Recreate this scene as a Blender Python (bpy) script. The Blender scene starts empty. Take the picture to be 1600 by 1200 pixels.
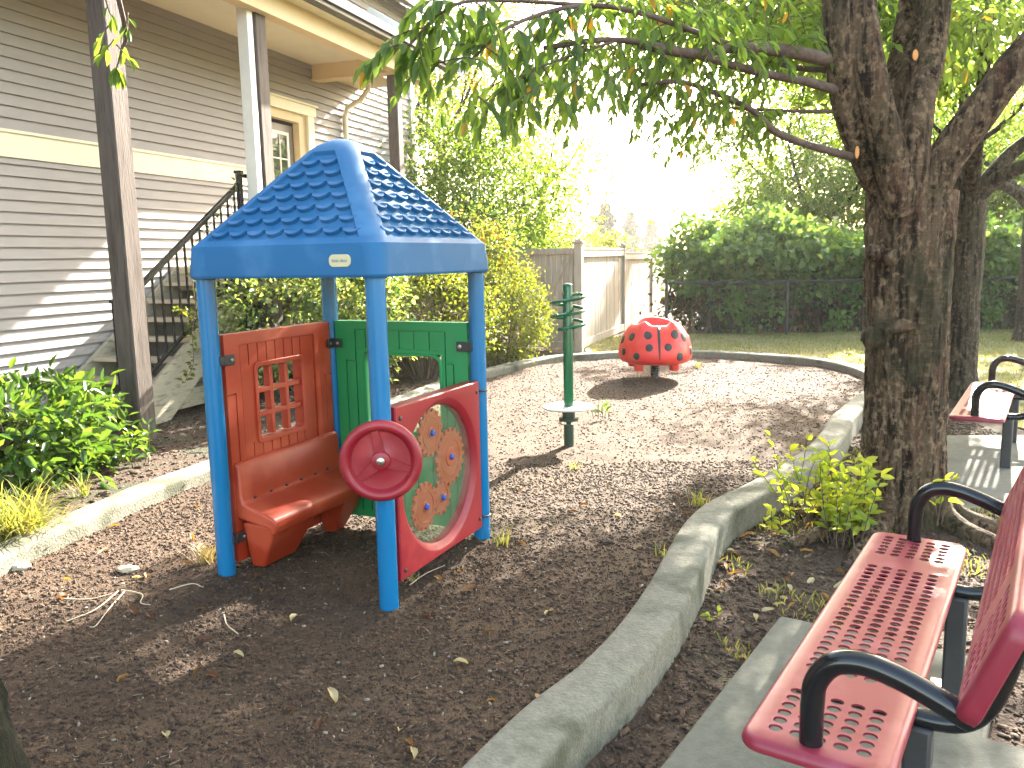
import bpy, bmesh, math, random
import numpy as np
from mathutils import Vector, Matrix, noise
R = math.radians
PI = math.pi
sc = bpy.context.scene
COL = sc.collection
random.seed(7)
rng = np.random.default_rng(7)

# ------------------------------------------------------------------ camera
EYE = 1.65
FOC, PITCH, ROLL = 1298.2, 0.15173, -0.01922
fw = Vector((0, math.cos(PITCH), -math.sin(PITCH)))
rt0 = Vector((1, 0, 0)); up0 = rt0.cross(fw)
rt = math.cos(ROLL)*rt0 + math.sin(ROLL)*up0
up = -math.sin(ROLL)*rt0 + math.cos(ROLL)*up0
cd = bpy.data.cameras.new('camera'); cam = bpy.data.objects.new('camera', cd); COL.objects.link(cam)
cam.matrix_world = Matrix(((rt.x, up.x, -fw.x, 0), (rt.y, up.y, -fw.y, 0), (rt.z, up.z, -fw.z, EYE), (0, 0, 0, 1)))
cd.sensor_width = 36; cd.lens = FOC/1600*36; cd.clip_start = 0.05; cd.clip_end = 3000
sc.camera = cam
def ray(px, py): return fw + rt*((px-800)/FOC) + up*((600-py)/FOC)
def at(px, py, Y):
    d = ray(px, py); return Vector((0, 0, EYE)) + d*(Y/d.y)
def gr(px, py, z=0.0):
    d = ray(px, py); return Vector((0, 0, EYE)) + d*((z-EYE)/d.z)

# ------------------------------------------------------------------ light
SUN_EL, SUN_AZ = 28.0, 30.0          # azimuth measured from +Y towards +X
w = bpy.data.worlds.new("World"); sc.world = w; w.use_nodes = True
nt = w.node_tree; bg = nt.nodes['Background']
sky = nt.nodes.new('ShaderNodeTexSky'); sky.sky_type = 'NISHITA'; sky.sun_disc = False
sky.sun_elevation = R(SUN_EL); sky.sun_rotation = R(SUN_AZ)
sky.air_density = 1.0; sky.dust_density = 2.0; sky.ozone_density = 0.0
tint = nt.nodes.new('ShaderNodeMix'); tint.data_type = 'RGBA'; tint.blend_type = 'MULTIPLY'; tint.inputs[0].default_value = 1.0
tint.inputs[7].default_value = (1.09, 1.0, 0.87, 1)          # white balance of the daylight
nt.links.new(sky.outputs[0], tint.inputs[6]); nt.links.new(tint.outputs[2], bg.inputs[0]); bg.inputs[1].default_value = 0.15
sd = bpy.data.lights.new('sun', 'SUN'); sd.energy = 5.0; sd.angle = R(0.55); sd.color = (1, 0.93, 0.82)
so = bpy.data.objects.new('sun', sd); COL.objects.link(so)
sv = Vector((math.sin(R(SUN_AZ))*math.cos(R(SUN_EL)), math.cos(R(SUN_AZ))*math.cos(R(SUN_EL)), math.sin(R(SUN_EL))))
so.rotation_euler = sv.to_track_quat('Z', 'Y').to_euler()
sc.view_settings.view_transform = 'Standard'; sc.view_settings.look = 'None'
sc.view_settings.exposure = 3.2; sc.view_settings.gamma = 1.0
sc.cycles.use_denoising = True
sc.cycles.max_bounces = 8; sc.cycles.diffuse_bounces = 4; sc.cycles.glossy_bounces = 3
sc.cycles.transmission_bounces = 5; sc.cycles.transparent_max_bounces = 8
sc.cycles.sample_clamp_indirect = 6; sc.cycles.caustics_reflective = False; sc.cycles.caustics_refractive = False

# ------------------------------------------------------------------ materials
def mat(name, c1, c2=None, scale=8.0, rough=0.6, bump=0.0, bscale=None, detail=6, stretch=None, metal=0.0, spec=0.5, c3=None, s3=2.0, island=0.0, bdist=0.01):
    m = bpy.data.materials.new(name); m.use_nodes = True
    t = m.node_tree; N = t.nodes; L = t.links; p = N['Principled BSDF']
    p.inputs['Roughness'].default_value = rough; p.inputs['Metallic'].default_value = metal
    p.inputs['Specular IOR Level'].default_value = spec
    tc = N.new('ShaderNodeTexCoord'); mp = N.new('ShaderNodeMapping'); L.new(tc.outputs['Object'], mp.inputs[0])
    if stretch: mp.inputs['Scale'].default_value = stretch
    c2 = c2 or tuple(x*0.8 for x in c1)
    n = N.new('ShaderNodeTexNoise'); n.inputs['Scale'].default_value = scale; n.inputs['Detail'].default_value = detail; n.inputs['Roughness'].default_value = 0.65
    L.new(mp.outputs[0], n.inputs[0])
    r = N.new('ShaderNodeValToRGB'); r.color_ramp.elements[0].position = 0.3; r.color_ramp.elements[1].position = 0.7
    r.color_ramp.elements[0].color = (*c1, 1); r.color_ramp.elements[1].color = (*c2, 1)
    L.new(n.outputs['Fac'], r.inputs[0]); out = r.outputs[0]
    if c3:
        n3 = N.new('ShaderNodeTexNoise'); n3.inputs['Scale'].default_value = s3; n3.inputs['Detail'].default_value = 5; L.new(mp.outputs[0], n3.inputs[0])
        r3 = N.new('ShaderNodeValToRGB'); r3.color_ramp.elements[0].position = 0.52; r3.color_ramp.elements[1].position = 0.66
        L.new(n3.outputs['Fac'], r3.inputs[0])
        mx = N.new('ShaderNodeMix'); mx.data_type = 'RGBA'; L.new(r3.outputs[0], mx.inputs[0]); L.new(out, mx.inputs[6]); mx.inputs[7].default_value = (*c3, 1); out = mx.outputs[2]
    if island:
        g = N.new('ShaderNodeNewGeometry'); h = N.new('ShaderNodeHueSaturation')
        ma = N.new('ShaderNodeMapRange'); ma.inputs[3].default_value = 1-island; ma.inputs[4].default_value = 1+island
        L.new(g.outputs['Random Per Island'], ma.inputs[0]); L.new(ma.outputs[0], h.inputs['Value']); L.new(out, h.inputs['Color']); out = h.outputs[0]
    L.new(out, p.inputs['Base Color'])
    if bump:
        nb = N.new('ShaderNodeTexNoise'); nb.inputs['Scale'].default_value = bscale or scale*3; nb.inputs['Detail'].default_value = 8; L.new(mp.outputs[0], nb.inputs[0])
        b = N.new('ShaderNodeBump'); b.inputs['Strength'].default_value = bump; b.inputs['Distance'].default_value = bdist
        L.new(nb.outputs['Fac'], b.inputs['Height']); L.new(b.outputs[0], p.inputs['Normal'])
    return m

def leafmat(name, ca, cb, trans=0.5, rough=0.45, tint=(1.25, 1.15, 0.45), cc=None, pc=0.1, perobj=False):
    """leaf: principled front mixed with translucent light passing through; colour varies from leaf to leaf"""
    m = bpy.data.materials.new(name); m.use_nodes = True
    t = m.node_tree; N = t.nodes; L = t.links; p = N['Principled BSDF']; o = N['Material Output']
    g = N.new('ShaderNodeNewGeometry'); r = N.new('ShaderNodeValToRGB')
    r.color_ramp.elements[0].color = (*ca, 1); r.color_ramp.elements[1].color = (*cb, 1)
    if cc:
        r.color_ramp.elements[1].position = 1-pc-0.02
        e = r.color_ramp.elements.new(1-pc); e.color = (*cc, 1)
    oi = N.new('ShaderNodeObjectInfo')
    L.new(oi.outputs['Random'] if perobj else g.outputs['Random Per Island'], r.inputs[0])
    L.new(r.outputs[0], p.inputs['Base Color']); p.inputs['Roughness'].default_value = rough
    p.inputs['Specular IOR Level'].default_value = 0.35
    tr = N.new('ShaderNodeBsdfTranslucent'); mu = N.new('ShaderNodeMix'); mu.data_type = 'RGBA'; mu.blend_type = 'MULTIPLY'; mu.inputs[0].default_value = 1
    L.new(r.outputs[0], mu.inputs[6]); mu.inputs[7].default_value = (*[min(4, x*1.6) for x in tint], 1); L.new(mu.outputs[2], tr.inputs[0])
    mx = N.new('ShaderNodeMixShader'); mx.inputs[0].default_value = trans
    L.new(p.outputs[0], mx.inputs[1]); L.new(tr.outputs[0], mx.inputs[2]); L.new(mx.outputs[0], o.inputs[0])
    return m

M = {}
M['siding'] = mat('siding_paint', (0.325, 0.298, 0.285), (0.295, 0.268, 0.257), 3, 0.65, 0.05, 60, stretch=(1, 1, 6))
M['cream'] = mat('cream_trim', (0.78, 0.72, 0.56), (0.72, 0.66, 0.50), 4, 0.6, 0.05, 40)
M['creamy'] = mat('cream_beam', (0.72, 0.56, 0.32), (0.66, 0.50, 0.28), 3, 0.6, 0.05, 40)
M['white'] = mat('white_trim', (0.80, 0.78, 0.73), (0.72, 0.70, 0.65), 5, 0.55)
M['post'] = mat('weathered_post', (0.070, 0.050, 0.040), (0.115, 0.093, 0.080), 5, 0.8, 0.4, 18, stretch=(6, 6, 0.7), c3=(0.05, 0.034, 0.027), s3=3)
M['tread'] = mat('stair_wood', (0.42, 0.33, 0.24), (0.52, 0.43, 0.32), 5, 0.75, 0.25, 25, stretch=(4, 4, 4))
M['stringer'] = mat('stringer_wood', (0.33, 0.28, 0.20), (0.47, 0.42, 0.32), 4, 0.8, 0.3, 22, stretch=(1.5, 1.5, 7), c3=(0.22, 0.19, 0.14), s3=4)
M['black'] = mat('black_paint', (0.006, 0.006, 0.007), (0.010, 0.010, 0.011), 10, 0.2, spec=0.45)
M['blackmatte'] = mat('black_metal', (0.02, 0.02, 0.022), (0.035, 0.034, 0.035), 10, 0.5)
M['gutter'] = mat('dark_gutter', (0.055, 0.055, 0.04), (0.08, 0.075, 0.055), 3, 0.5)
M['shingle'] = mat('roof_shingle', (0.10, 0.10, 0.10), (0.17, 0.165, 0.16), 30, 0.9, 0.5)
M['doorp'] = mat('door_paint', (0.25, 0.20, 0.16), (0.22, 0.18, 0.14), 3, 0.5)
M['blue'] = mat('blue_plastic', (0.020, 0.115, 0.27), (0.026, 0.13, 0.29), 2.5, 0.55, 0.06, 220, spec=0.2, c3=(0.05, 0.165, 0.34), s3=3.5, bdist=0.002)
M['bluepost'] = mat('blue_steel', (0.007, 0.145, 0.33), (0.009, 0.155, 0.35), 3, 0.13, spec=0.7)
M['red'] = mat('orange_red_plastic', (0.34, 0.032, 0.010), (0.38, 0.042, 0.014), 3, 0.45, 0.06, 200, c3=(0.46, 0.07, 0.03), s3=4, bdist=0.002)
M['green'] = mat('green_plastic', (0.010, 0.22, 0.065), (0.015, 0.25, 0.08), 3, 0.42, 0.06, 200, bdist=0.002)
M['crimson'] = mat('crimson_plastic', (0.24, 0.009, 0.018), (0.28, 0.013, 0.023), 3, 0.4, 0.06, 200, c3=(0.36, 0.03, 0.036), s3=5, bdist=0.002)
M['gear'] = mat('salmon_plastic', (0.33, 0.05, 0.018), (0.38, 0.066, 0.024), 6, 0.4)
M['gearhub'] = mat('blue_cap', (0.01, 0.06, 0.32), (0.015, 0.08, 0.36), 6, 0.35)
M['bolt'] = mat('steel_bolt', (0.55, 0.53, 0.48), (0.4, 0.38, 0.34), 20, 0.3, metal=0.9)
M['badge'] = mat('badge_cream', (0.62, 0.55, 0.32), (0.58, 0.5, 0.28), 9, 0.5)
M['badgetext'] = mat('badge_letter', (0.10, 0.22, 0.40), (0.12, 0.24, 0.42), 9, 0.5)
M['pole'] = mat('green_pole', (0.004, 0.085, 0.035), (0.006, 0.10, 0.04), 4, 0.2, spec=0.6)
M['poledark'] = mat('green_hub', (0.012, 0.05, 0.03), (0.03, 0.05, 0.035), 14, 0.5, c3=(0.10, 0.06, 0.035), s3=12)
M['disc'] = mat('grey_disc', (0.55, 0.54, 0.50), (0.47, 0.46, 0.43), 12, 0.6, c3=(0.36, 0.34, 0.31), s3=9)
M['lady'] = mat('ladybird_red', (0.72, 0.03, 0.028), (0.78, 0.045, 0.038), 3, 0.38, c3=(0.74, 0.075, 0.05), s3=5)
M['ladyspot'] = mat('ladybird_black', (0.018, 0.02, 0.02), (0.035, 0.035, 0.032), 25, 0.5)
M['bench'] = mat('red_bench_coating', (0.20, 0.014, 0.029), (0.23, 0.019, 0.036), 6, 0.42, 0.08, 260, c3=(0.26, 0.04, 0.062), s3=7, bdist=0.001, spec=0.45)
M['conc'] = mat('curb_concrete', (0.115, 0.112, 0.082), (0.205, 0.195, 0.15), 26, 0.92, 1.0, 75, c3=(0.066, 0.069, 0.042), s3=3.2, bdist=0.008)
M['slab'] = mat('slab_concrete', (0.085, 0.086, 0.065), (0.13, 0.128, 0.10), 22, 0.9, 0.6, 120, c3=(0.062, 0.064, 0.046), s3=2.4, bdist=0.004)
M['fencew'] = mat('fence_wood', (0.36, 0.29, 0.23), (0.44, 0.37, 0.30), 3, 0.8, 0.2, 20, stretch=(5, 5, 0.6), c3=(0.30, 0.24, 0.18), s3=4)
M['wood'] = mat('twig_wood', (0.10, 0.07, 0.045), (0.16, 0.12, 0.085), 30, 0.85)
M['stem'] = mat('dry_stem', (0.50, 0.42, 0.30), (0.40, 0.33, 0.22), 30, 0.8)
M['strawd'] = mat('dead_stem', (0.20, 0.15, 0.095), (0.30, 0.24, 0.16), 9, 0.9)
M['litterb'] = mat('blue_litter', (0.02, 0.15, 0.35), (0.5, 0.55, 0.6), 25, 0.4)
M['soil'] = mat('bed_soil', (0.04, 0.027, 0.019), (0.085, 0.06, 0.044), 9, 0.95, 0.9, 45, detail=10, c3=(0.05, 0.032, 0.022), s3=3, bdist=0.03)
M['dirt'] = mat('ground_dirt', (0.042, 0.0235, 0.0125), (0.084, 0.051, 0.029), 12, 0.95, 0.9, 60, detail=10, c3=(0.04, 0.042, 0.018), s3=2.5, bdist=0.03)
M['mulch'] = mat('mulch', (0.036, 0.018, 0.0075), (0.084, 0.047, 0.022), 34, 0.95, 0.9, 110, detail=12, c3=(0.102, 0.061, 0.031), s3=1.3, bdist=0.015)
M['chip'] = mat('mulch_chip', (0.040, 0.0215, 0.0105), (0.092, 0.054, 0.029), 30, 0.9, island=0.55)
M['lawn'] = mat('lawn_soil', (0.15, 0.15, 0.06), (0.26, 0.22, 0.11), 2.5, 0.95, 0.6, 60, c3=(0.30, 0.24, 0.13), s3=0.8)
def barkmat(name, a, b, c, moss, vs=1.0, ln=0.28):
    """furrowed bark: dark vertical cracks between pale scaly ridges, moss and faint lenticel bands"""
    m = bpy.data.materials.new(name); m.use_nodes = True
    t = m.node_tree; N = t.nodes; L = t.links; p = N['Principled BSDF']; p.inputs['Roughness'].default_value = .9; p.inputs['Specular IOR Level'].default_value = .3
    tc = N.new('ShaderNodeTexCoord')
    def nz(scale, st, det=8, rough=.65):
        mp = N.new('ShaderNodeMapping'); mp.inputs['Scale'].default_value = st; L.new(tc.outputs['Object'], mp.inputs[0])
        n = N.new('ShaderNodeTexNoise'); n.inputs['Scale'].default_value = scale; n.inputs['Detail'].default_value = det; n.inputs['Roughness'].default_value = rough
        L.new(mp.outputs[0], n.inputs[0]); return n.outputs['Fac']
    def ramp(x, p0, p1, c0=(0, 0, 0), c1=(1, 1, 1)):
        r = N.new('ShaderNodeValToRGB'); r.color_ramp.elements[0].position = p0; r.color_ramp.elements[1].position = p1
        r.color_ramp.elements[0].color = (*c0, 1); r.color_ramp.elements[1].color = (*c1, 1); L.new(x, r.inputs[0]); return r.outputs[0]
    def mix(f, x, y, k=1.0):
        mx = N.new('ShaderNodeMix'); mx.data_type = 'RGBA'
        if k < 1:
            mm = N.new('ShaderNodeMath'); mm.operation = 'MULTIPLY'; mm.inputs[1].default_value = k; L.new(f, mm.inputs[0]); f = mm.outputs[0]
        L.new(f, mx.inputs[0])
        for i, q in ((6, x), (7, y)):
            if isinstance(q, tuple): mx.inputs[i].default_value = (*q, 1)
            else: L.new(q, mx.inputs[i])
        return mx.outputs[2]
    fur = nz(10*vs, (2.2, 2.2, .30), 9); scal = nz(30*vs, (1, 1, .8), 8); big = nz(2.6, (1, 1, .7), 5)
    col = mix(ramp(fur, .42, .54), a, b)
    col = mix(ramp(scal, .50, .62), col, tuple(x*2.3 for x in b), .85)
    col = mix(ramp(nz(5, (1.6, 1.6, .5), 6), .54, .66), col, c, .75)
    col = mix(ramp(big, .50, .66), col, moss, .8)
    col = mix(ramp(nz(1.6, (3, 3, 46), 4), .57, .64), col, tuple(x*1.5 for x in b), ln)
    col = mix(ramp(fur, .30, .44), (a[0]*.45, a[1]*.45, a[2]*.45), col)
    L.new(col, p.inputs['Base Color'])
    ad = N.new('ShaderNodeMath'); ad.operation = 'MULTIPLY_ADD'; L.new(scal, ad.inputs[0]); ad.inputs[1].default_value = .30; L.new(fur, ad.inputs[2])
    bm_ = N.new('ShaderNodeBump'); bm_.inputs['Strength'].default_value = 1; bm_.inputs['Distance'].default_value = .11; L.new(ad.outputs[0], bm_.inputs['Height']); L.new(bm_.outputs[0], p.inputs['Normal'])
    return m
M['bark'] = barkmat('cherry_bark', (0.028, 0.015, 0.008), (0.15, 0.096, 0.056), (0.075, 0.026, 0.014), (0.045, 0.042, 0.018))
M['bark2'] = barkmat('mossy_bark', (0.024, 0.017, 0.010), (0.075, 0.055, 0.036), (0.035, 0.026, 0.017), (0.042, 0.045, 0.018), .9, .3)
M['bark_shade'] = barkmat('shaded_moss_bark', (0.010, 0.010, 0.006), (0.024, 0.024, 0.012), (0.012, 0.012, 0.008), (0.018, 0.024, 0.008))  # mossy bark with the corner trunk's shade worked into a darker colour
M['branch'] = mat('branch_bark', (0.07, 0.045, 0.034), (0.15, 0.10, 0.075), 12, 0.9, 0.6, 40, bdist=0.02)
M['cut'] = mat('pruning_cut', (0.55, 0.22, 0.06), (0.62, 0.28, 0.09), 20, 0.8)
M['lf_cherry'] = leafmat('cherry_leaf', (0.085, 0.15, 0.05), (0.15, 0.225, 0.07), 0.68, cc=(0.42, 0.24, 0.05), pc=0.008)
M['lf_bright'] = leafmat('bright_leaf', (0.06, 0.12, 0.024), (0.13, 0.19, 0.036), 0.55)
M['lf_sucker'] = leafmat('sucker_leaf', (0.20, 0.29, 0.045), (0.40, 0.42, 0.07), 0.5)
M['lf_hedge'] = leafmat('hedge_leaf', (0.05, 0.10, 0.03), (0.16, 0.21, 0.075), 0.4, cc=(0.34, 0.36, 0.18), pc=0.15)
M['lf_gold'] = leafmat('golden_leaf', (0.075, 0.115, 0.022), (0.17, 0.185, 0.035), 0.45)
M['lf_laurel'] = leafmat('laurel_leaf', (0.04, 0.095, 0.022), (0.10, 0.165, 0.033), 0.35, rough=0.22)
M['lf_ivy'] = leafmat('ivy_leaf', (0.055, 0.12, 0.042), (0.13, 0.20, 0.062), 0.45)
M['lf_pale'] = leafmat('pale_leaf', (0.07, 0.12, 0.032), (0.15, 0.18, 0.045), 0.5, cc=(0.30, 0.14, 0.045), pc=0.12)
M['lf_tuft'] = leafmat('grass_blade', (0.13, 0.17, 0.045), (0.30, 0.28, 0.11), 0.45)
M['straw'] = leafmat('dry_grass_blade', (0.30, 0.24, 0.12), (0.42, 0.36, 0.20), 0.3)
M['lf_lawn'] = leafmat('lawn_blade', (0.12, 0.16, 0.035), (0.30, 0.26, 0.11), 0.4)
M['lf_dry'] = leafmat('fallen_leaf', (0.085, 0.035, 0.016), (0.36, 0.19, 0.055), 0.25, cc=(0.42, 0.35, 0.19), pc=0.3, perobj=True)
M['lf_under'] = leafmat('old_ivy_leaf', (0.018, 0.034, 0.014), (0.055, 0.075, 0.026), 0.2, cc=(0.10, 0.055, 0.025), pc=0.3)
M['palechip'] = mat('pale_chip', (0.17, 0.14, 0.10), (0.30, 0.26, 0.20), 30, 0.9, island=0.4)
M['lf_dark'] = leafmat('conifer_needles', (0.03, 0.06, 0.035), (0.05, 0.08, 0.045), 0.2)
# clear plastic window of the gear panel
def panemat():
    m = bpy.data.materials.new('scratched_clear_plastic'); m.use_nodes = True
    t = m.node_tree; N = t.nodes; L = t.links; p = N['Principled BSDF']; o = N['Material Output']
    p.inputs['Base Color'].default_value = (0.62, 0.68, 0.55, 1); p.inputs['Roughness'].default_value = 0.18
    tr = N.new('ShaderNodeBsdfTransparent'); tr.inputs[0].default_value = (0.93, 0.96, 0.9, 1)
    n = N.new('ShaderNodeTexNoise'); n.inputs['Scale'].default_value = 9; n.inputs['Detail'].default_value = 6
    mr = N.new('ShaderNodeMapRange'); mr.inputs[1].default_value = 0.35; mr.inputs[2].default_value = 0.75; mr.inputs[3].default_value = 0.015; mr.inputs[4].default_value = 0.08
    L.new(n.outputs['Fac'], mr.inputs[0]); mx = N.new('ShaderNodeMixShader'); L.new(mr.outputs[0], mx.inputs[0])
    L.new(tr.outputs[0], mx.inputs[1]); L.new(p.outputs[0], mx.inputs[2]); L.new(mx.outputs[0], o.inputs[0])
    return m
M['pane'] = panemat()
M['glass'] = mat('window_glass', (0.03, 0.04, 0.035), (0.05, 0.06, 0.05), 3, 0.04, spec=1.0)
# drawn blinds behind the door glass read as fine slats
M['mesh'] = None

# ------------------------------------------------------------------ mesh helpers
class MB:
    def __init__(s): s.v = []; s.f = []
    def add(s, vs, fs, T=None):
        b = len(s.v)
        s.v += [tuple(T @ Vector(p)) if T else tuple(p) for p in vs]
        s.f += [tuple(b+i for i in q) for q in fs]
    def box(s, c, size, T=None):
        x, y, z = c; a, b, d = size[0]/2, size[1]/2, size[2]/2
        vs = [(x+i*a, y+j*b, z+k*d) for k in (-1, 1) for j in (-1, 1) for i in (-1, 1)]
        s.add(vs, [(0, 2, 3, 1), (4, 5, 7, 6), (0, 1, 5, 4), (2, 6, 7, 3), (0, 4, 6, 2), (1, 3, 7, 5)], T)
    def bar(s, p, q, w, h=None, T=None):
        p = Vector(p); q = Vector(q); d = q-p; h = h or w
        z = d.normalized(); x = z.cross(Vector((0, 0, 1)))
        x = Vector((1, 0, 0)) if x.length < 1e-4 else x.normalized()
        y = z.cross(x)
        vs = [o + x*(i*w/2) + y*(j*h/2) for o in (p, q) for j in (-1, 1) for i in (-1, 1)]
        s.add(vs, [(0, 2, 3, 1), (4, 5, 7, 6), (0, 1, 5, 4), (2, 6, 7, 3), (0, 4, 6, 2), (1, 3, 7, 5)], T)
    def tube(s, pts, rad, seg=12, cap=True, T=None, jit=None):
        pts = [Vector(p) for p in pts]; n = len(pts)
        rad = [rad]*n if not hasattr(rad, '__len__') else rad
        ring = []; prev = None
        for i in range(n):
            d = (pts[min(i+1, n-1)] - pts[max(i-1, 0)]).normalized()
            if prev is None:
                x = d.cross(Vector((0, 0, 1)))
                x = Vector((1, 0, 0)) if x.length < 1e-3 else x.normalized()
            else:
                x = (prev - d*prev.dot(d)).normalized()
            prev = x; y = d.cross(x)
            for k in range(seg):
                a = 2*PI*k/seg; r = rad[i]
                q = pts[i] + (x*math.cos(a) + y*math.sin(a))*r
                if jit: q = jit(q, pts[i], r)
                ring.append(q)
        fs = [(i*seg+k, i*seg+(k+1) % seg, (i+1)*seg+(k+1) % seg, (i+1)*seg+k) for i in range(n-1) for k in range(seg)]
        if cap: fs += [tuple(range(seg))[::-1], tuple((n-1)*seg+k for k in range(seg))]
        s.add(ring, fs, T)
    def lathe(s, prof, seg=32, T=None):
        n = len(prof); vs = []
        for r, z in prof: vs += [(r*math.cos(2*PI*k/seg), r*math.sin(2*PI*k/seg), z) for k in range(seg)]
        fs = [(i*seg+k, i*seg+(k+1) % seg, (i+1)*seg+(k+1) % seg, (i+1)*seg+k) for i in range(n-1) for k in range(seg)]
        if prof[0][0] > 1e-6: fs.append(tuple(range(seg))[::-1])
        if prof[-1][0] > 1e-6: fs.append(tuple((n-1)*seg+k for k in range(seg)))
        s.add(vs, fs, T)
    def prism(s, poly, z0, z1, T=None):
        n = len(poly); vs = [(x, y, z0) for x, y in poly] + [(x, y, z1) for x, y in poly]
        s.add(vs, [tuple(range(n))[::-1], tuple(range(n, 2*n))] + [(i, (i+1) % n, n+(i+1) % n, n+i) for i in range(n)], T)
    def build(s, name, m, parent=None, bevel=0, smooth=True, ang=35, seg=2, loc=None, rotz=None):
        me = bpy.data.meshes.new(name); me.from_pydata(s.v, [], s.f); me.update()
        bm = bmesh.new(); bm.from_mesh(me); bmesh.ops.recalc_face_normals(bm, faces=bm.faces); bm.to_mesh(me); bm.free()
        if smooth:
            me.polygons.foreach_set('use_smooth', [True]*len(me.polygons)); me.set_sharp_from_angle(angle=R(ang))
        me.materials.append(m)
        o = bpy.data.objects.new(name, me); COL.objects.link(o)
        if parent: o.parent = parent
        if loc is not None: o.location = loc
        if rotz is not None: o.rotation_euler = (0, 0, rotz)
        if bevel:
            b = o.modifiers.new('bevel', 'BEVEL'); b.width = bevel; b.segments = seg; b.limit_method = 'ANGLE'; b.angle_limit = R(40)
            b.harden_normals = False
        return o
def tag(o, label=None, cat=None, group=None, kind=None):
    if label: o['label'] = label
    if cat: o['category'] = cat
    if group: o['group'] = group
    if kind: o['kind'] = kind
    return o
def empty(name, label, cat, loc=(0, 0, 0), rotz=0, group=None):
    o = bpy.data.objects.new(name, None); COL.objects.link(o); o.location = loc; o.rotation_euler = (0, 0, rotz); o.empty_display_size = 0.2
    return tag(o, label, cat, group)
def copy_tree(o, parent=None):
    c = o.copy(); COL.objects.link(c)
    if parent: c.parent = parent
    for ch in list(o.children): copy_tree(ch, c)
    return c
def crom(pts, n=6):
    P = [Vector(p) for p in pts]; out = []
    Q = [P[0]*2-P[1]] + P + [P[-1]*2-P[-2]]
    for i in range(1, len(Q)-2):
        a, b, c, d = Q[i-1], Q[i], Q[i+1], Q[i+2]
        for k in range(n):
            t = k/n
            out.append(0.5*((2*b) + (c-a)*t + (2*a-5*b+4*c-d)*t*t + (3*b-a-3*c+d)*t**3))
    out.append(P[-1]); return out
def lerpr(a, b, n): return [a+(b-a)*i/(n-1) for i in range(n)]

class Leaves:
    """many single leaves (two quads folded on the midrib) gathered into one mesh"""
    def __init__(s): s.p = []; s.a = []; s.n = []; s.l = []; s.w = []
    def add(s, p, a, n, l, w): s.p.append(p); s.a.append(a); s.n.append(n); s.l.append(l); s.w.append(w)
    def bulk(s, p, a, n, l, w):
        s.p += list(p); s.a += list(a); s.n += list(n); s.l += list(l); s.w += list(w)
    def build(s, name, m, parent=None):
        P = np.array([tuple(x) for x in s.p], float); A = np.array([tuple(x) for x in s.a], float); N = np.array([tuple(x) for x in s.n], float)
        Ln = np.array(s.l)[:, None]; W = np.array(s.w)[:, None]; k = len(P)
        A /= np.linalg.norm(A, axis=1, keepdims=True)+1e-9
        S = np.cross(A, N); S /= np.linalg.norm(S, axis=1, keepdims=True)+1e-9
        U = np.cross(S, A); f = 0.28
        V = np.empty((k, 6, 3))
        V[:, 0] = P
        V[:, 1] = P + A*Ln*0.32 + S*W*0.46 + U*W*f
        V[:, 2] = P + A*Ln*0.68 + S*W*0.40 + U*W*f*0.7 - U*Ln*0.03
        V[:, 3] = P + A*Ln - U*Ln*0.12
        V[:, 4] = P + A*Ln*0.68 - S*W*0.40 + U*W*f*0.7 - U*Ln*0.03
        V[:, 5] = P + A*Ln*0.32 - S*W*0.46 + U*W*f
        idx = np.array([[0, 1, 2, 3], [0, 3, 4, 5]])
        F = (np.arange(k)[:, None, None]*6 + idx[None]).reshape(-1)
        me = bpy.data.meshes.new(name); me.vertices.add(k*6); me.vertices.foreach_set('co', V.reshape(-1))
        nf = k*2; me.loops.add(nf*4); me.loops.foreach_set('vertex_index', F)
        me.polygons.add(nf); me.polygons.foreach_set('loop_start', np.arange(nf)*4)
        me.update(calc_edges=True); me.validate()
        me.materials.append(m)
        o = bpy.data.objects.new(name, me); COL.objects.link(o)
        if parent: o.parent = parent
        return o
def unit(v): return v/(np.linalg.norm(v, axis=-1, keepdims=True)+1e-9)
def cloud(lv, c, rad, n, size, wr=0.5, clumps=60, shell=0.55, spread=0.22, droop=0.3, power=2.0, zmin=None):
    """clumped leaves through an ellipsoid (power 2) or boxier (power 4+) volume"""
    c = np.array(c, float); rad = np.array(rad, float)
    d = unit(rng.normal(size=(clumps, 3)))
    d = d/((np.abs(d)**power).sum(1, keepdims=True)**(1/power))
    rr = (shell + (1-shell)*rng.random((clumps, 1))**0.6)
    cen = d*rr
    which = rng.integers(0, clumps, n)
    size_c = 0.55+rng.random(clumps)*0.9
    p = cen[which] + rng.normal(size=(n, 3))*spread*size_c[which][:, None]
    ax = unit(p*0.8 + rng.normal(size=(n, 3))*0.8 - np.array([0, 0, droop]))
    nr = unit(rng.normal(size=(n, 3))*0.7 + np.array([0, 0, 0.8]) + p*0.4)
    P = c + p*rad
    if zmin is not None:
        k = P[:, 2] > zmin; P = P[k]; ax = ax[k]; nr = nr[k]; n = len(P)
    L = size*(0.6+rng.random(n)*0.7)
    lv.bulk(P, ax, nr, L, L*wr)
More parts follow.
